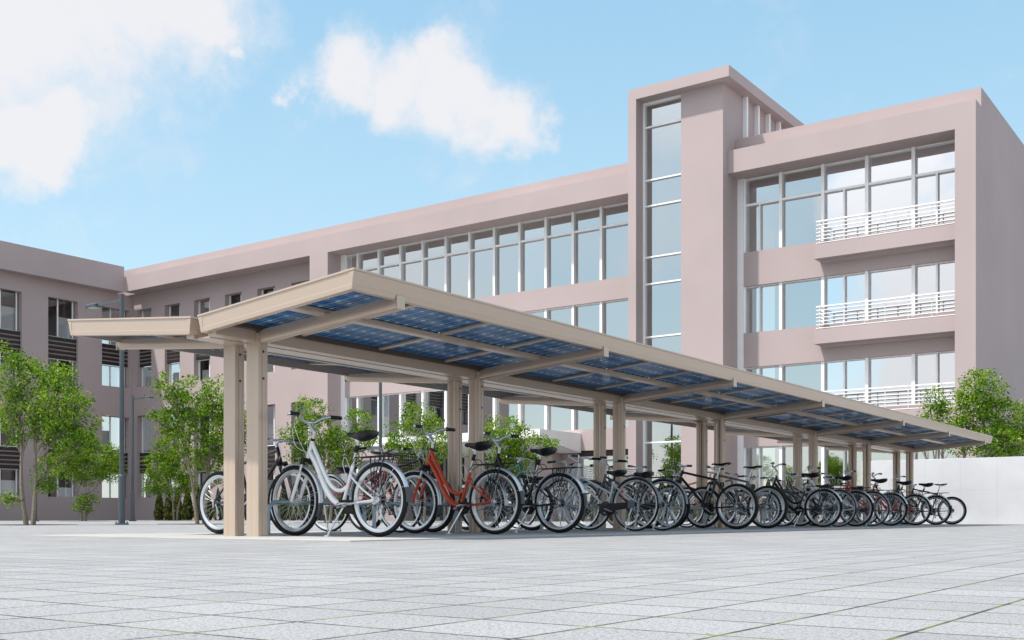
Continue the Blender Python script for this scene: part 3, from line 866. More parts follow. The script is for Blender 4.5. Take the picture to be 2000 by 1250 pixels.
def mtb():
    P = []; fh = 1.10; bb = (.477, 0, .311)
    m = MB()
    m.tube([(.888, 0, .895), (.937, 0, .755)], .021, 12)
    m.tube([(.895, 0, .865), (.33, 0, .735)], [.0175, .0165], 12)
    m.tube([(.925, 0, .79), (.80, 0, .655), bb], [.021, .022, .021], 12)
    m.tube([bb, (.325, 0, .765)], .0165, 12)
    for s in (1, -1):
        m.tube(cr([(.335, s*.012, .725), (.29, s*.04, .665), (.012, s*.065, RH+.012)], 4), .0095, 8)
        m.tube(cr([(.46, s*.022, .313), (.35, s*.048, .318), (.012, s*.065, RH-.004)], 3), .010, 8)
    m.tube([(bb[0], -.036, bb[2]), (bb[0], .036, bb[2])], .022, 12)
    P.append(('frame', m, 'PAINT', []))
    m = MB()
    for s in (1, -1):
        m.tube([(1.005, s*.055, .60), (1.097, s*.055, RH)], [.022, .017], 10)
    m.tube(cr([(.995, -.055, .61), (1.0, -.045, .71), (1.0, 0, .735), (1.0, .045, .71), (.995, .055, .61)], 3), .012, 6)
    P.append(('fork', m, 'black', [])); sub = P[-1][3]
    c = MB(); c.tube([(.955, -.06, .725), (.955, .06, .725)], .019, 8)
    for s in (1, -1): c.tube([(.952, s*.055, .75), (.962, s*.055, .70)], .022, 10)
    c.tube([(.937, 0, .755), (.95, 0, .72)], .02, 8); sub.append(('fork_crown', c, 'black'))
    for s in (1, -1):
        s_ = MB(); s_.tube([(.962, s*.055, .70), (1.008, s*.055, .59)], .015, 10); sub.append(('stanchion', s_, 'alloy'))
    m = MB(); m.tube([(.888, 0, .895), (.872, 0, .94)], .019, 10); m.tube([(.868, 0, .93), (.925, 0, .965)], .015, 10); m.tube([(.925, -.025, .965), (.925, .025, .965)], .021, 10)
    P.append(('stem', m, 'alloy', []))
    cb = [[(.92, s*.17, .97), (1.02, s*.12, .93), (1.0, s*.05, .85), (.955, s*.03, .78)] for s in (1, -1)]
    bars(P, [(.925, 0, .967), (.922, .10, .969), (.91, .20, .975), (.895, .30, .979)], .0125, .12, cb, barmat='alloy', gr=.0175)
    m = MB(); m.tube([(.33, 0, .755), (.272, 0, .935)], .0145, 10); m.tube([(.33, 0, .755), (.325, 0, .77)], .02, 10); P.append(('seat_post', m, 'alloy', []))
    m = saddle_mb(.105, .41, .978, .15, .028); P.append(('saddle', m, 'saddle', []))
    rl = MB()
    for s in (1, -1): rl.tube(cr([(.13, s*.045, .965), (.21, s*.022, .937), (.30, s*.02, .938), (.37, s*.012, .965)], 4), .004, 5)
    P[-1][3].append(('saddle_rail', rl, 'alloy'))
    for x in (fh, 0): P.append(('WHEEL', x, 'mtb', []))
    cranks(P, bb[0], bb[2], 215); chain(P, bb[0], bb[2])
    m = MB(); m.tube([(.36, .05, .315), (.37, .10, .27), (.43, .19, .008)], [.009, .008, .008], 8); P.append(('kickstand', m, 'black', []))
    for s in (1, -1):
        for x0, x1, z0, z1 in ((.225, .25, .63, .70), (1.015, 1.035, .60, .68)):
            br = MB(); br.box((x0, s*.03, z0), (x1, s*.05, z1)); P.append(('brake', br, 'black', []))
    return P

def city(basket=True):
    P = []; fh = 1.10; bb = (.415, 0, .285)
    m = MB()
    m.tube([(.862, 0, .765), (.892, 0, .650)], .019, 12)
    m.tube([(.872, 0, .73), (.375, 0, .485)], .0145, 12)
    m.tube([(.885, 0, .675), bb], .0155, 12)
    m.tube([bb, (.325, 0, .635)], .0150, 12)
    for s in (1, -1):
        m.tube([(.335, s*.02, .61), (.005, s*.06, RH+.008)], .0085, 8)
        m.tube([(.40, s*.02, .287), (.005, s*.06, RH-.004)], .0095, 8)
    m.tube([(bb[0], -.036, bb[2]), (bb[0], .036, bb[2])], .02, 12)
    P.append(('frame', m, 'PAINT', []))
    m = MB()
    for s in (1, -1): m.tube(cr([(.897, s*.015, .645), (.91, s*.045, .60), (.98, s*.05, .47), (1.04, s*.05, .39), (fh, s*.05, RH)], 4), [.014]*8+[.0115]*9, 8)
    P.append(('fork', m, 'PAINT', []))
    m = MB(); m.tube([(.865, 0, .76), (.838, 0, .88)], .0115, 10); m.tube([(.838, 0, .878), (.868, 0, .905)], .013, 8); m.tube([(.862, 0, .765), (.858, 0, .78)], .022, 10)
    P.append(('stem', m, 'alloy', []))
    cb = [[(.89, s*.18, .955), (1.0, s*.12, .90), (.98, s*.05, .78), (.91, s*.02, .66)] for s in (1, -1)]
    bars(P, [(.868, 0, .906), (.885, .06, .915), (.92, .11, .955), (.90, .18, .968), (.82, .24, .965), (.70, .275, .955)], .0115, .12, cb)
    m = MB(); m.tube([(.33, 0, .63), (.298, 0, .745)], .0125, 10); P.append(('seat_post', m, 'black', []))
    m = saddle_mb(.165, .435, .768, .21, .068); P.append(('saddle', m, 'saddle', []))
    for x in (fh, 0): P.append(('WHEEL', x, 'city', []))
    m = MB(); fender(m, fh, .352, 35, 195, .024, 30); P.append(('mudguard', m, 'GUARD', []))
    m = MB(); fender(m, 0, .352, -10, 178, .024, 34); P.append(('mudguard', m, 'GUARD', []))
    for s in (1, -1):
        st = MB(); st.tube([(0, s*.055, RH), (-.335, s*.025, RH+.10)], .0022, 4); P[-1][3].append(('mudguard_stay', st, 'alloy'))
        st = MB(); st.tube([(fh, s*.045, RH), (fh-.34, s*.025, RH-.05)], .0022, 4); P[-2][3].append(('mudguard_stay', st, 'alloy'))
    rf = MB(); rf.lathe((.155, .075, .50), [(.018, -.006), (.018, .006), (.001, .008), (.001, -.008)], 14); P.append(('reflector', rf, 'red_refl', []))
    # chain case
    m = MB(); out = []
    for k in range(9):
        a = R(90+180*k/8); out.append((-.02 + .036*math.cos(a), RH + .036*math.sin(a)))
    for k in range(9):
        a = R(-90+180*k/8); out.append((bb[0]+.02+.052*math.cos(a), bb[2]+.005+.052*math.sin(a)))
    m.prism([(x, .058, z) for x, z in out], (0,0,0), (0,.018,0))
    m.lathe((bb[0], .052, bb[2]), [(.092, -.004), (.092, .004), (.066, .006), (.066, -.006)], 30, smooth=False); P.append(('chain_case', m, 'case', []))
    cranks(P, bb[0], bb[2], 200, ringr=.07)
    m = MB()
    for s in (1, -1):
        m.tube([(.0, s*.075, RH-.01), (.03, s*.09, .22), (.085, s*.11, .01)], .009, 8)
    m.tube([(.085, -.11, .012), (.085, .11, .012)], .008, 6); P.append(('kickstand', m, 'alloy', []))
    lk = MB(); lk.box((-.03, .066, RH-.05), (.06, .098, RH+.05)); P.append(('hub_brake', lk, 'mudguard_dk', []))
    m = MB()
    for s in (1, -1):
        m.tube([(.22, s*.05, .70), (-.23, s*.055, .705)], .005, 6); m.tube([(-.12, s*.055, .704), (-.01, s*.066, RH+.02)], .004, 5)
    for x in (.2, .08, -.05, -.15, -.23): m.tube([(x, -.053, .704), (x, .053, .704)], .0045, 5)
    P.append(('luggage_rack', m, 'wirebk', []))
    if basket:
        m = MB(); x0, x1, z0, z1 = .985, 1.215, .665, .90
        nx, ny, nz = 7, 9, 7
        def pt(u, v, w): 
            k = .80+.20*w
            return (1.10+(u-.5)*(x1-x0)*k, (v-.5)*.34*k, z0+(z1-z0)*w)
        for w_ in [i/nz for i in range(nz+1)]:
            m.tube([pt(0,0,w_), pt(1,0,w_), pt(1,1,w_), pt(0,1,w_)], .0032 if w_ < 1 else .005, 4, closed=True)
        for i in range(nx+1):
            for v in (0, 1): m.tube([pt(i/nx, v, 0), pt(i/nx, v, 1)], .0028, 4)
            m.tube([pt(i/nx, 0, 0), pt(i/nx, 1, 0)], .0028, 4)
        for i in range(ny+1):
            for u in (0, 1): m.tube([pt(u, i/ny, 0), pt(u, i/ny, 1)], .0028, 4)
        m.tube([(.90, 0, .67), (.985, 0, .67)], .008, 6); m.tube([(1.10, .05, .662), (1.10, .052, RH)], .005, 6); m.tube([(1.10, -.05, .662), (1.10, -.052, RH)], .005, 6)
        P.append(('basket', m, 'BASKET', []))
    hl = MB(); hl.lathe((.985, .0, .60), [(.001, -.03), (.022, -.03), (.028, .02), (.001, .026)], 14); P.append(('headlight', hl, 'alloy', []))
    return P

KINDS = {'hyb': hybrid(), 'mtb': mtb(), 'city': city(False), 'cityb': city(True)}
MESH = {}
for kd, P in KINDS.items():
    lst = []
    for nm, mb, mat, sub in P:
        if nm == 'WHEEL':
            x, wk = mb, mat
            w = wheel_mesh(wk, x)
            lst.append(('wheel', w['rim'].mesh('wheel_rim', M['alloy']), 'alloy', [('tyre', w['tyre'].mesh('tyre', M['rubber']), 'rubber'), ('spokes', w['spokes'].mesh('spokes', M['spoke'], fix=False), 'spoke'), ('hub', w['hub'].mesh('hub', M['alloy']), 'alloy')]))
        else:
            lst.append((nm, mb.mesh(nm, M.get(mat, M['p_black'])), mat, [(a, b.mesh(a, M.get(c, M['p_black'])), c) for a, b, c in sub]))
    MESH[kd] = lst
OFF = Vector((-.545, 0, 0))
JIT = random.Random(41)
def bike(kd, x_rear, y, front_row, paint, label, group, guard='mudguard_dk', bask='alloy', lean=0, yaw=0, scale=1):
    root = empty('bicycle', (0,0,0))
    sg = -1 if front_row else 1
    root.location = (x_rear + sg*.545, y, .0115)
    if not (front_row and y < 11): yaw += JIT.uniform(-2.2, 2.2); lean += JIT.uniform(-.8, 1.6); root.location.x += JIT.uniform(-.05, .05)
    root.rotation_euler = (R(lean), 0, (math.pi if front_row else 0) + R(yaw))
    root.scale = (scale,)*3
    tag(root, label, 'bicycle', group)
    def mk(nm, me, mat, par, off):
        o = bpy.data.objects.new(nm, me); COL.objects.link(o); o.parent = par; o.location = off
        key = {'PAINT': paint, 'GUARD': guard, 'BASKET': bask}.get(mat)
        if key:
            o.material_slots[0].link = 'OBJECT'; o.material_slots[0].material = M[key]
        return o
    for nm, me, mat, sub in MESH[kd]:
        o = mk(nm, me, mat, root, OFF)
        for a, b, c in sub: mk(a, b, c, o, (0,0,0))
    return root
GF, GB = 'bicycles parked in the front row', 'bicycles parked in the back row'
XF, XBk = -6.78, -9.42
for kd, y, paint, label, kw in (
    ('hyb', 7.41, 'p_white', 'white step-through bicycle nearest the camera, beside the first shelter posts', {}),
    ('hyb', 9.18, 'p_red', 'orange-red step-through bicycle with silver mudguards, next to the white one in front', {}),
    ('hyb', 10.40, 'p_black', 'black step-through bicycle in front of second posts, right of the orange-red one', {}),
    ('city', 12.21, 'p_silver', 'silver city bicycle with thin tyres and grey mudguards in front row', dict(lean=2)),
    ('city', 12.82, 'p_grey', 'dark grey city bicycle with thin tyres half hidden behind the silver one', dict(lean=2)),
    ('mtb', 15.16, 'p_black', 'black mountain bicycle with straight silver bar in front row', dict(lean=1)),
    ('mtb', 16.32, 'p_gold', 'olive-gold mountain bicycle just beyond the black mountain bicycle', dict(lean=1)),
    ('hyb', 18.95, 'p_black', 'glossy black step-through bicycle between olive-gold mountain bicycle and fifth posts', {}),
    ('city', 19.75, 'p_grey', 'dark city bicycle close behind the far black step-through one', dict(lean=2)),
    ('hyb', 20.75, 'p_white', 'far white step-through bicycle in front of the fifth posts', {}),
    ('city', 21.46, 'p_grey', 'grey city bicycle with thin tyres in front of far white step-through one', dict(lean=2)),
    ('hyb', 22.71, 'p_red', 'far red step-through bicycle with rear rack, sixth shelter post behind', {}),
    ('hyb', 24.50, 'p_crimson', 'crimson step-through bicycle next before the last black ones', {}),
    ('hyb', 26.2, 'p_black', 'black step-through bicycle second from far end of front row', {}),
    ('mtb', 27.75, 'p_black', 'last black bicycle at the far end of front row before white wall', {})):
    bike(kd, XF, y, True, paint, label, GF, **kw)
for kd, y, paint, label, kw in (
    ('mtb', 7.80, 'p_black', 'black mountain bicycle in back row, its rear wheel left of first posts', {}),
    ('cityb', 9.45, 'p_crimson', 'red-framed basket bicycle in back row seen through the white one', dict(guard='fender', bask='wirebk')),
    ('mtb', 10.05, 'p_black', 'black mountain bicycle in back row behind the orange-red one', {}),
    ('mtb', 12.1, 'p_green', 'teal green mountain bicycle in back row behind the second posts', {}),
    ('cityb', 13.35, 'p_white', 'white basket bicycle in back row by the third posts', {}),
    ('cityb', 14.45, 'p_grey', 'grey basket bicycle in back row just beyond the third posts', {}),
    ('mtb', 15.3, 'p_grey', 'grey mountain bicycle with black bar in back row', {}),
    ('city', 16.75, 'p_blue', 'pale blue city bicycle in back row behind the black mountain bicycle', {}),
    ('mtb', 17.95, 'p_orange', 'bright orange mountain bicycle in back row by the fourth posts', {}),
    ('mtb', 18.8, 'p_gold', 'olive mountain bicycle in back row just beyond the bright orange one', {}),
    ('city', 19.9, 'p_black', 'black city bicycle in back row behind far black step-through one', {}),
    ('cityb', 21.0, 'p_grey', 'dark basket bicycle in back row by the fifth posts', dict(bask='wirebk')),
    ('mtb', 22.6, 'p_green', 'green mountain bicycle in back row beyond the fifth posts', {}),
    ('hyb', 24.1, 'p_black', 'black step-through bicycle in back row before the sixth posts', {}),
    ('cityb', 25.6, 'p_silver', 'silver basket bicycle in back row beyond the sixth posts', dict(bask='wirebk')),
    ('mtb', 27.2, 'p_black', 'last black mountain bicycle of the back row near the white wall', {})):
    bike(kd, XBk, y, False, paint, label, GB, lean=-1, **kw)

# ------------------------------------------------------------------ trees
def leafcloud(mb, centres, rng, per, sig, size):
    for c in centres:
        for _ in range(per):
            p = c + Vector((rng.gauss(0, sig), rng.gauss(0, sig), rng.gauss(0, sig*.8)))
            n = Vector((rng.gauss(0, 1), rng.gauss(0, 1), rng.gauss(.5, .8))).normalized()
            a = n.orthogonal().normalized(); a = Matrix.Rotation(rng.uniform(0, 6.28), 3, n) @ a; b = n.cross(a)
            s = size*rng.uniform(.65, 1.3)
            up = n*s*.12
            mb.add([p-a*s*.62, p-b*s*.36+up, p+a*s*.62, p+b*s*.36+up], [(0,1,2),(0,2,3)])
def tree(base, blobs, label, pxm, group='young multi-stem trees in the plaza', per=26, dens=26, size=.06, sig=.085, stems=2, seed=1, pit=.75, cz=0):
    """blobs: (side, height, half width, half height) in photo pixels about the foot, pxm = pixels per metre at that distance"""
    rng = random.Random(seed)
    root = tag(empty('tree', (base[0], base[1], 0)), label, 'tree', group)
    tr = MB(); lf = MB(); cents = []; hub = []
    for (s, h, rx, rz) in blobs:
        s, h, rx, rz = s/pxm, h/pxm, rx/pxm, rz/pxm
        ry = (rx+rz)*.5
        dpt = rng.uniform(-.45, .45)*rx
        c = RIGHT*s + FWD*dpt + Vector((0,0,h)); hub.append((c, rx, rz))
        n = max(8, int(dens*(rx*ry*rz)**(2/3)/.1*.55))
        for _ in range(n):
            while True:
                q = Vector((rng.uniform(-1,1), rng.uniform(-1,1), rng.uniform(-1,1)))
                if q.length < 1: break
            q = q.normalized()*(q.length**.45)*rng.uniform(.82, 1.08)
            cents.append((c + RIGHT*q.x*rx + FWD*q.y*ry + Vector((0,0,q.z*rz)), len(hub)-1))
    leafcloud(lf, [c for c, _ in cents], rng, per, sig, size)
    top = max(c.z for c, _, _ in hub)
    starts = []
    for k in range(stems):
        ox = (k-(stems-1)/2)*.16
        b0 = RIGHT*ox + Vector((0,0,-.02))
        hx = RIGHT*(ox*2.2+rng.uniform(-.1,.1)) + Vector((0,0,top*.30))
        h2 = RIGHT*(ox*3.4+rng.uniform(-.25,.25)) + FWD*rng.uniform(-.15,.15) + Vector((0,0,top*.62))
        pts = cr([b0, (b0+hx)*.5+RIGHT*rng.uniform(-.05,.05), hx, h2], 5)
        r0 = .058*top/3.6
        tr.tube(pts, [r0*(1-.62*i/(len(pts)-1)) for i in range(len(pts))], 8); starts.append(pts)
    for bi, (c, rx, rz) in enumerate(hub):
        st = min(starts, key=lambda P: (P[-1]-c).length)
        i0 = min(range(5, len(st)), key=lambda i: abs(st[i].z - c.z*.55))
        a = st[i0]
        mid = a.lerp(c, .5) + Vector((rng.uniform(-.08,.08), rng.uniform(-.08,.08), .05))
        limb = cr([a, mid, c], 4)
        tr.tube(limb, [.024*(1-.6*i/(len(limb)-1)) for i in range(len(limb))], 6)
        mine = [p for p, b in cents if b == bi]
        for p in rng.sample(mine, min(len(mine), 14)):
            q = limb[rng.randrange(2, len(limb))]
            tr.tube([q, q.lerp(p, .5)+Vector((0,0,.03)), p], [.009, .006, .003], 4, caps=False)
    t = tr.obj('trunk', M['bark'], root)
    c = lf.obj('crown', M['leaf'], root, fix=False)
    if pit:
        pm_ = MB(); a = pit
        pm_.box((-a, -a, -.01), (a, a, .002))
        o = pm_.obj('tree_pit', M['soil'], loc=(base[0], base[1], .0)); tag(o, None, None, None, 'structure')
        fr = MB()
        for k in range(9):
            u = -a + 2*a*k/8
            if k in (0, 8): fr.box((u-.03, -a-.03, .0), (u+.03, a+.03, .012))
            elif k != 4: fr.box((u-.02, -a+.03, .003), (u+.02, a-.03, .010))
        fr.box((-a+.03, -a-.03, .0), (a-.03, -a+.03, .0115)); fr.box((-a+.03, a-.03, .0), (a-.03, a+.03, .0115))
        g_ = fr.obj('tree_grate', M['grate'], loc=(base[0], base[1], 0)); tag(g_, 'iron grate at foot of ' + label.split(',')[0], 'tree grate', 'tree grates in the paving')
    return root
tree((-24.70, 14.68), [(-38,330,32,26),(-20,285,45,48),(18,262,62,62),(68,232,46,56),(98,205,38,50),(50,190,52,46),(-18,205,50,52),(98,160,26,34),(-48,250,24,40),(70,290,26,24),(22,92,17,24),(36,76,12,14),(-36,52,11,8),(46,120,16,18)],
     'tallest green tree at left, in front of the shaded wing', 81.6, seed=11, size=.055, dens=30)
tree((-29.5, 11.2), [(40,170,34,44),(20,225,35,40),(48,95,26,38),(10,120,40,40)], 'dark-leaved tree cut by the left picture edge', 68, seed=12, dens=36)
tree((-45.8, 29.9), [(-8,148,42,34),(30,118,42,36),(-42,108,30,24),(52,98,22,20),(0,98,40,28),(0,30,18,18),(10,44,20,10)],
     'small tree between the two lamp posts at left', 42, seed=13, size=.075, sig=.12, dens=24)
tree((-23.66, 18.89), [(-50,262,34,34),(-15,245,48,42),(35,240,40,48),(-50,205,42,38),(-5,180,62,56),(52,175,40,60),(-82,208,20,22),(70,215,26,40),(20,120,40,20),(36,90,16,20)],
     'green tree just left of the first shelter posts', 74, seed=14, dens=30)
tree((-48.4, 37.0), [(-20,135,30,26),(6,110,30,36),(-38,105,22,26),(-8,70,36,24),(22,70,18,20),(-40,68,16,18)],
     'small tree before the row of clipped conifers', 36, seed=15, size=.085, sig=.13, dens=22)
tree((-25.92, 25.83), [(-30,215,34,32),(-22,170,58,42),(-66,172,26,22),(8,140,42,42),(-40,128,36,26),(62,195,24,28),(66,160,34,26),(40,130,26,24)],
     'green tree behind the white step-through bicycle', 59, seed=16, dens=28, size=.065)
tree((-26.43, 31.23), [(-6,198,36,28),(-28,158,44,34),(26,152,44,36),(-6,122,44,24),(-52,138,18,18),(55,140,16,20)],
     'green tree behind the orange-red step-through bicycle', 51, seed=17, dens=25, size=.072, sig=.1)
tree((-26.61, 36.66), [(0,172,44,30),(-20,138,50,36),(52,140,40,24),(88,146,14,12),(8,108,40,20),(-50,150,18,18)],
     'green tree in front of the white entrance canopy', 46, seed=18, dens=24, size=.078, sig=.11)
GT = 'trees behind the white wall'
tree((-7.4, 33.4), [(6,246,46,40),(-14,212,40,38),(42,196,34,40),(-34,165,34,34),(16,150,52,34),(84,190,26,40),(70,140,40,36)],
     'big bushy tree behind white wall at right edge', 65, group=GT, seed=19, dens=42, pit=0, stems=3)
tree((-8.7, 33.8), [(0,232,24,22),(-8,200,28,22),(20,168,30,20),(-26,160,20,18)],
     'smaller tree behind white wall, beside the last roof end', 64, group=GT, seed=20, dens=36, pit=0)
tree((-3.6, 34.0), [(10,175,50,50),(30,120,60,50),(-30,110,40,40)], 'leafy tree behind white wall, mostly outside the right edge', 64, group=GT, seed=21, dens=18, pit=0)

# clipped conifers along the building foot
def conifer(seed):
    rng = random.Random(seed); lf = MB(); H = 1.72
    for _ in range(2600):
        h = rng.random()**1.15
        r = (.40*(1-h)**.75*(.55+.45*min(1, h*6)))*(rng.random()**.3)*rng.uniform(.9, 1.12)
        a = rng.uniform(0, 6.283)
        p = Vector((r*math.cos(a), r*math.sin(a), .06 + h*H))
        n = Vector((math.cos(a)+rng.gauss(0,.6), math.sin(a)+rng.gauss(0,.6), rng.gauss(.3,.5))).normalized()
        u = Vector((0,0,1)); u = (u-n*u.dot(n)).normalized(); w = n.cross(u); s = rng.uniform(.045, .085)
        lf.add([p-u*s, p+w*s*.5, p+u*s*1.3, p-w*s*.5], [(0,1,2),(0,2,3)])
    st = MB(); st.tube([(0,0,0),(0,0,.6),(0,0,1.5)], [.03,.025,.01], 6)
    return lf.mesh('foliage', M['conifer'], fix=False), st.mesh('stem', M['bark'])
CM = [conifer(s) for s in (1, 2, 3)]
xs = [-55.0+.88*k for k in range(20)] + [-25.6+.82*k for k in range(9)] + [-16.9+.82*k for k in range(7)]
for i, x in enumerate(xs):
    if -43.4 < x < -41.8: pass
    r = empty('conifer', (x, 40.9+random.uniform(-.06,.06), 0), (0,0,random.uniform(0,6)))
    z = random.uniform(.9, 1.08); r.scale = (z*random.uniform(.9,1.1), z*random.uniform(.9,1.1), z)
    part = 'left of the entrance' if x < -38 else ('between entrance and stair tower' if x < -19.5 else 'right of the stair tower')
    tag(r, 'clipped dark conifer in the row at the building foot, ' + part, 'conifer', 'clipped conifers ' + part)
    for nm, me in zip(('foliage', 'stem'), CM[i % 3]):
        o = bpy.data.objects.new(nm, me); COL.objects.link(o); o.parent = r

# ------------------------------------------------------------------ lamps
def lamp(x, y, h, arm, label, al=1.55, sleeve=1.22):
    r = tag(empty('street_lamp', (x, y, 0)), label, 'street lamp', 'grey plaza lamp posts')
    m = MB(); m.tube([(0,0,.02), (0,0,h)], [.062, .057], 16); p = m.obj('pole', M['lamp'], r)
    m = MB(); m.lathe((0,0,0), [(.064, .02), (.085, .02), (.085, sleeve), (.078, sleeve+.03), (.064, sleeve+.05)], 20, axis='z'); m.obj('sleeve', M['lamp'], p)
    m = MB(); m.lathe((0,0,0), [(.02, 0), (.17, 0), (.17, .03), (.12, .045), (.02, .045)], 20, axis='z')
    for k in range(4):
        a = R(45+90*k); m.tube([(.135*math.cos(a), .135*math.sin(a), .0), (.135*math.cos(a), .135*math.sin(a), .075)], .016, 8)
    m.obj('base_plate', M['lamp'], r)
    m = MB(); m.box((arm*.05, -.03, h-.20), (arm*(al-.5), .03, h-.13)); a = m.obj('arm', M['lamp'], r)
    hd = MB(); hd.box((arm*(al-.55), -.11, h-.215), (arm*(al-.12), .11, h-.125)); hd.box((arm*(al-.12), -.05, h-.21), (arm*al, .05, h-.13)); hd.obj('lamp_head', M['lamp'], r, bevel=.02)
    ln = MB(); ln.box((arm*(al-.50), -.09, h-.232), (arm*(al-.2), .09, h-.216)); ln.obj('lens', M['lens'], r)
    return r
lamp(-24.48, 17.06, 5.90, -1, 'tall grey lamp post with arm pointing left above the shelter roof end')
lamp(-44.5, 31.6, 5.9, 1, 'farther grey lamp post with arm pointing right, near the wing corner')
lamp(-45.5, 27.3, 5.9, 1, 'distant grey lamp post mostly hidden behind the tallest left tree')
lamp(-27.4, 30.0, 5.9, -1, 'grey lamp post seen under the roof behind the white bicycle')

# ------------------------------------------------------------------ world
SUN = Vector((-.70, -1.10, 2.45)).normalized()
w = bpy.data.worlds.new('World'); sc.world = w; w.use_nodes = True
nt = w.node_tree; nt.nodes.clear()
def N(t, **k):
    n = nt.nodes.new(t)
    for a, b in k.items(): setattr(n, a, b)
    return n
def Lk(a, b): nt.links.new(a, b)
def mth(op, a, b=None):
    n = N('ShaderNodeMath', operation=op)
    for i, x in enumerate((a, b)):
        if x is None: continue
        if hasattr(x, 'is_linked'): Lk(x, n.inputs[i])
        else: n.inputs[i].default_value = x
    return n.outputs[0]
out = N('ShaderNodeOutputWorld'); sky = N('ShaderNodeTexSky', sky_type='NISHITA')
sky.sun_disc = False; sky.sun_elevation = math.asin(SUN.z); sky.sun_rotation = math.atan2(SUN.x, SUN.y)
sky.air_density = 1.0; sky.dust_density = .6; sky.ozone_density = 1.2
bg = N('ShaderNodeBackground'); bg.inputs[1].default_value = .15
tc = N('ShaderNodeTexCoord').outputs['Generated']
sp = N('ShaderNodeSeparateXYZ'); Lk(tc, sp.inputs[0])
hz = N('ShaderNodeValToRGB'); Lk(sp.outputs[2], hz.inputs[0])
e = hz.color_ramp.elements; e.new(.5)
for i_, (p_, c_) in enumerate(((0, (.92, .93, .92)), (.19, (.61, .90, 1.0)), (.55, (.33, .68, .96)))): e[i_].position = p_; e[i_].color = (*c_, 1)
hm = N('ShaderNodeVectorMath', operation='SCALE'); Lk(hz.outputs[0], hm.inputs[0]); hm.inputs[3].default_value = 3.75
sm = N('ShaderNodeMix', data_type='RGBA'); sm.inputs[0].default_value = .72; Lk(sky.outputs[0], sm.inputs[6]); Lk(hm.outputs[0], sm.inputs[7])
Lk(sm.outputs[2], bg.inputs[0])
wv = N('ShaderNodeTexNoise'); wv.inputs['Scale'].default_value = 7.0; wv.inputs['Detail'].default_value = 7; wv.inputs['Roughness'].default_value = .6; Lk(tc, wv.inputs['Vector'])
w1 = N('ShaderNodeVectorMath', operation='SUBTRACT'); Lk(wv.outputs['Color'], w1.inputs[0]); w1.inputs[1].default_value = (.5,.5,.5)
w2 = N('ShaderNodeVectorMath', operation='SCALE'); Lk(w1.outputs[0], w2.inputs[0]); w2.inputs[3].default_value = .16
w3 = N('ShaderNodeVectorMath', operation='ADD'); Lk(tc, w3.inputs[0]); Lk(w2.outputs[0], w3.inputs[1])
nz = N('ShaderNodeTexNoise'); nz.inputs['Scale'].default_value = 9.0; nz.inputs['Detail'].default_value = 9; nz.inputs['Roughness'].default_value = .58
Lk(tc, nz.inputs['Vector'])
nz2 = N('ShaderNodeTexNoise'); nz2.inputs['Scale'].default_value = 2.6; nz2.inputs['Detail'].default_value = 7; Lk(tc, nz2.inputs['Vector'])
def dirv(px, py):
    return (FWD + RIGHT*((px-1000)/2146) + Vector((0,0,(1010-py)/2146))).normalized()
BL_ = [(50,10,285),(300,-20,190),(420,30,80),(40,250,120),(85,320,80),(480,90,40),
       (665,150,95),(775,158,110),(875,165,115),(970,195,95),(1050,212,60),(1120,220,32),(640,155,50),(598,172,40),(625,180,55),(580,190,34),(1095,218,42),(860,120,80)]
def refl(px, py):
    v = dirv(px, py); return Vector((v.x, -v.y, v.z))
mask = None
for px, py, r in BL_ + [((1790,360),0,150), ((1800,480),0,150), ((1800,600),0,150), ((1790,730),0,130), ((1920,500),0,190)]:
    d = N('ShaderNodeVectorMath', operation='DISTANCE'); Lk(w3.outputs[0], d.inputs[0]); d.inputs[1].default_value = refl(*px) if isinstance(px, tuple) else dirv(px, py)
    rr = r/2146*.92
    v = mth('MAXIMUM', mth('SUBTRACT', 1.0, mth('DIVIDE', d.outputs['Value'], rr*1.35)), 0.0)
    mask = v if mask is None else mth('SMOOTH_MAX', mask, v)
    if mask.node.operation == 'SMOOTH_MAX': mask.node.inputs[2].default_value = .12
nz3 = N('ShaderNodeTexNoise'); nz3.inputs['Scale'].default_value = 26; nz3.inputs['Detail'].default_value = 8; nz3.inputs['Roughness'].default_value = .62; Lk(w3.outputs[0], nz3.inputs['Vector'])
cl = mth('ADD', mth('ADD', mth('MULTIPLY', mask, 1.6), mth('MULTIPLY', mth('SUBTRACT', nz.outputs[0], .5), 1.3)), mth('MULTIPLY', mth('SUBTRACT', nz3.outputs[0], .5), .7))
mr = N('ShaderNodeMapRange', interpolation_type='SMOOTHSTEP'); Lk(cl, mr.inputs[0]); mr.inputs[1].default_value = .13; mr.inputs[2].default_value = 1.10
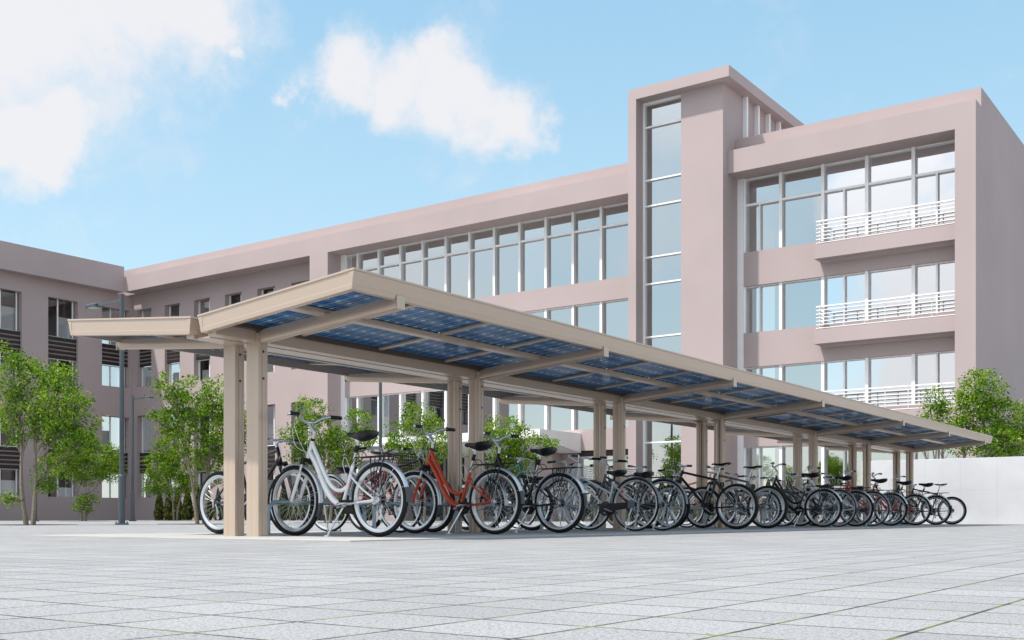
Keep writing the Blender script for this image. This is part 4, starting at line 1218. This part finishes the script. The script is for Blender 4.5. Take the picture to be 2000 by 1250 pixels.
# unseen clouds added behind the viewer and overhead for whiter fill light
back = N('ShaderNodeMapRange', interpolation_type='SMOOTHSTEP'); fd = N('ShaderNodeVectorMath', operation='DOT_PRODUCT'); Lk(tc, fd.inputs[0]); fd.inputs[1].default_value = FWD; Lk(fd.outputs['Value'], back.inputs[0]); back.inputs[1].default_value = .70; back.inputs[2].default_value = .38
zen = N('ShaderNodeMapRange', interpolation_type='SMOOTHSTEP'); Lk(sp.outputs[2], zen.inputs[0]); zen.inputs[1].default_value = .55; zen.inputs[2].default_value = .8
cov = N('ShaderNodeMapRange', interpolation_type='SMOOTHSTEP'); Lk(nz2.outputs[0], cov.inputs[0]); cov.inputs[1].default_value = .36; cov.inputs[2].default_value = .60
cm = mth('MAXIMUM', mth('MULTIPLY', mr.outputs[0], .93), mth('MULTIPLY', mth('MULTIPLY', mth('MAXIMUM', back.outputs[0], zen.outputs[0]), cov.outputs[0]), .75))
bg2 = N('ShaderNodeBackground'); bg2.inputs[0].default_value = (.94, .925, .95, 1); bg2.inputs[1].default_value = .50
dt = N('ShaderNodeVectorMath', operation='DOT_PRODUCT'); Lk(tc, dt.inputs[0]); dt.inputs[1].default_value = SUN
au = N('ShaderNodeMapRange', interpolation_type='SMOOTHSTEP'); Lk(dt.outputs['Value'], au.inputs[0]); au.inputs[1].default_value = .55; au.inputs[2].default_value = .97  # bright halo added around the sun to fill faces turned that way
Lk(mth('ADD', mth('MULTIPLY', au.outputs[0], .7), .60), bg2.inputs[1])
cm = mth('MAXIMUM', cm, mth('MULTIPLY', au.outputs[0], .85))
mx = N('ShaderNodeMixShader'); Lk(cm, mx.inputs[0]); Lk(bg.outputs[0], mx.inputs[1]); Lk(bg2.outputs[0], mx.inputs[2])
Lk(mx.outputs[0], out.inputs[0])

sun = bpy.data.lights.new('sun', 'SUN'); sun.energy = 3.15; sun.angle = R(1.6); sun.color = (1.0, .955, .90)
so = bpy.data.objects.new('sun', sun); COL.objects.link(so)
so.rotation_euler = SUN.to_track_quat('Z', 'Y').to_euler()

# ------------------------------------------------------------------ camera and view
cam = bpy.data.cameras.new('camera'); co = bpy.data.objects.new('camera', cam); COL.objects.link(co)
cam.sensor_width = 36; cam.lens = 2146/2000*36; cam.shift_y = (1010-625)/2000
cam.clip_start = .05; cam.clip_end = 2000
co.location = (0, 0, HC); co.rotation_euler = (R(90), 0, TH)
sc.camera = co
sc.view_settings.view_transform = 'Standard'; sc.view_settings.look = 'None'
sc.view_settings.exposure = .68; sc.view_settings.gamma = 1
sc.render.engine = 'CYCLES'
sc.cycles.max_bounces = 8; sc.cycles.diffuse_bounces = 4; sc.cycles.glossy_bounces = 4; sc.cycles.transmission_bounces = 6; sc.cycles.transparent_max_bounces = 12
sc.cycles.caustics_reflective = False; sc.cycles.caustics_refractive = False
sc.cycles.use_denoising = True
sc.cycles.sample_clamp_indirect = 6
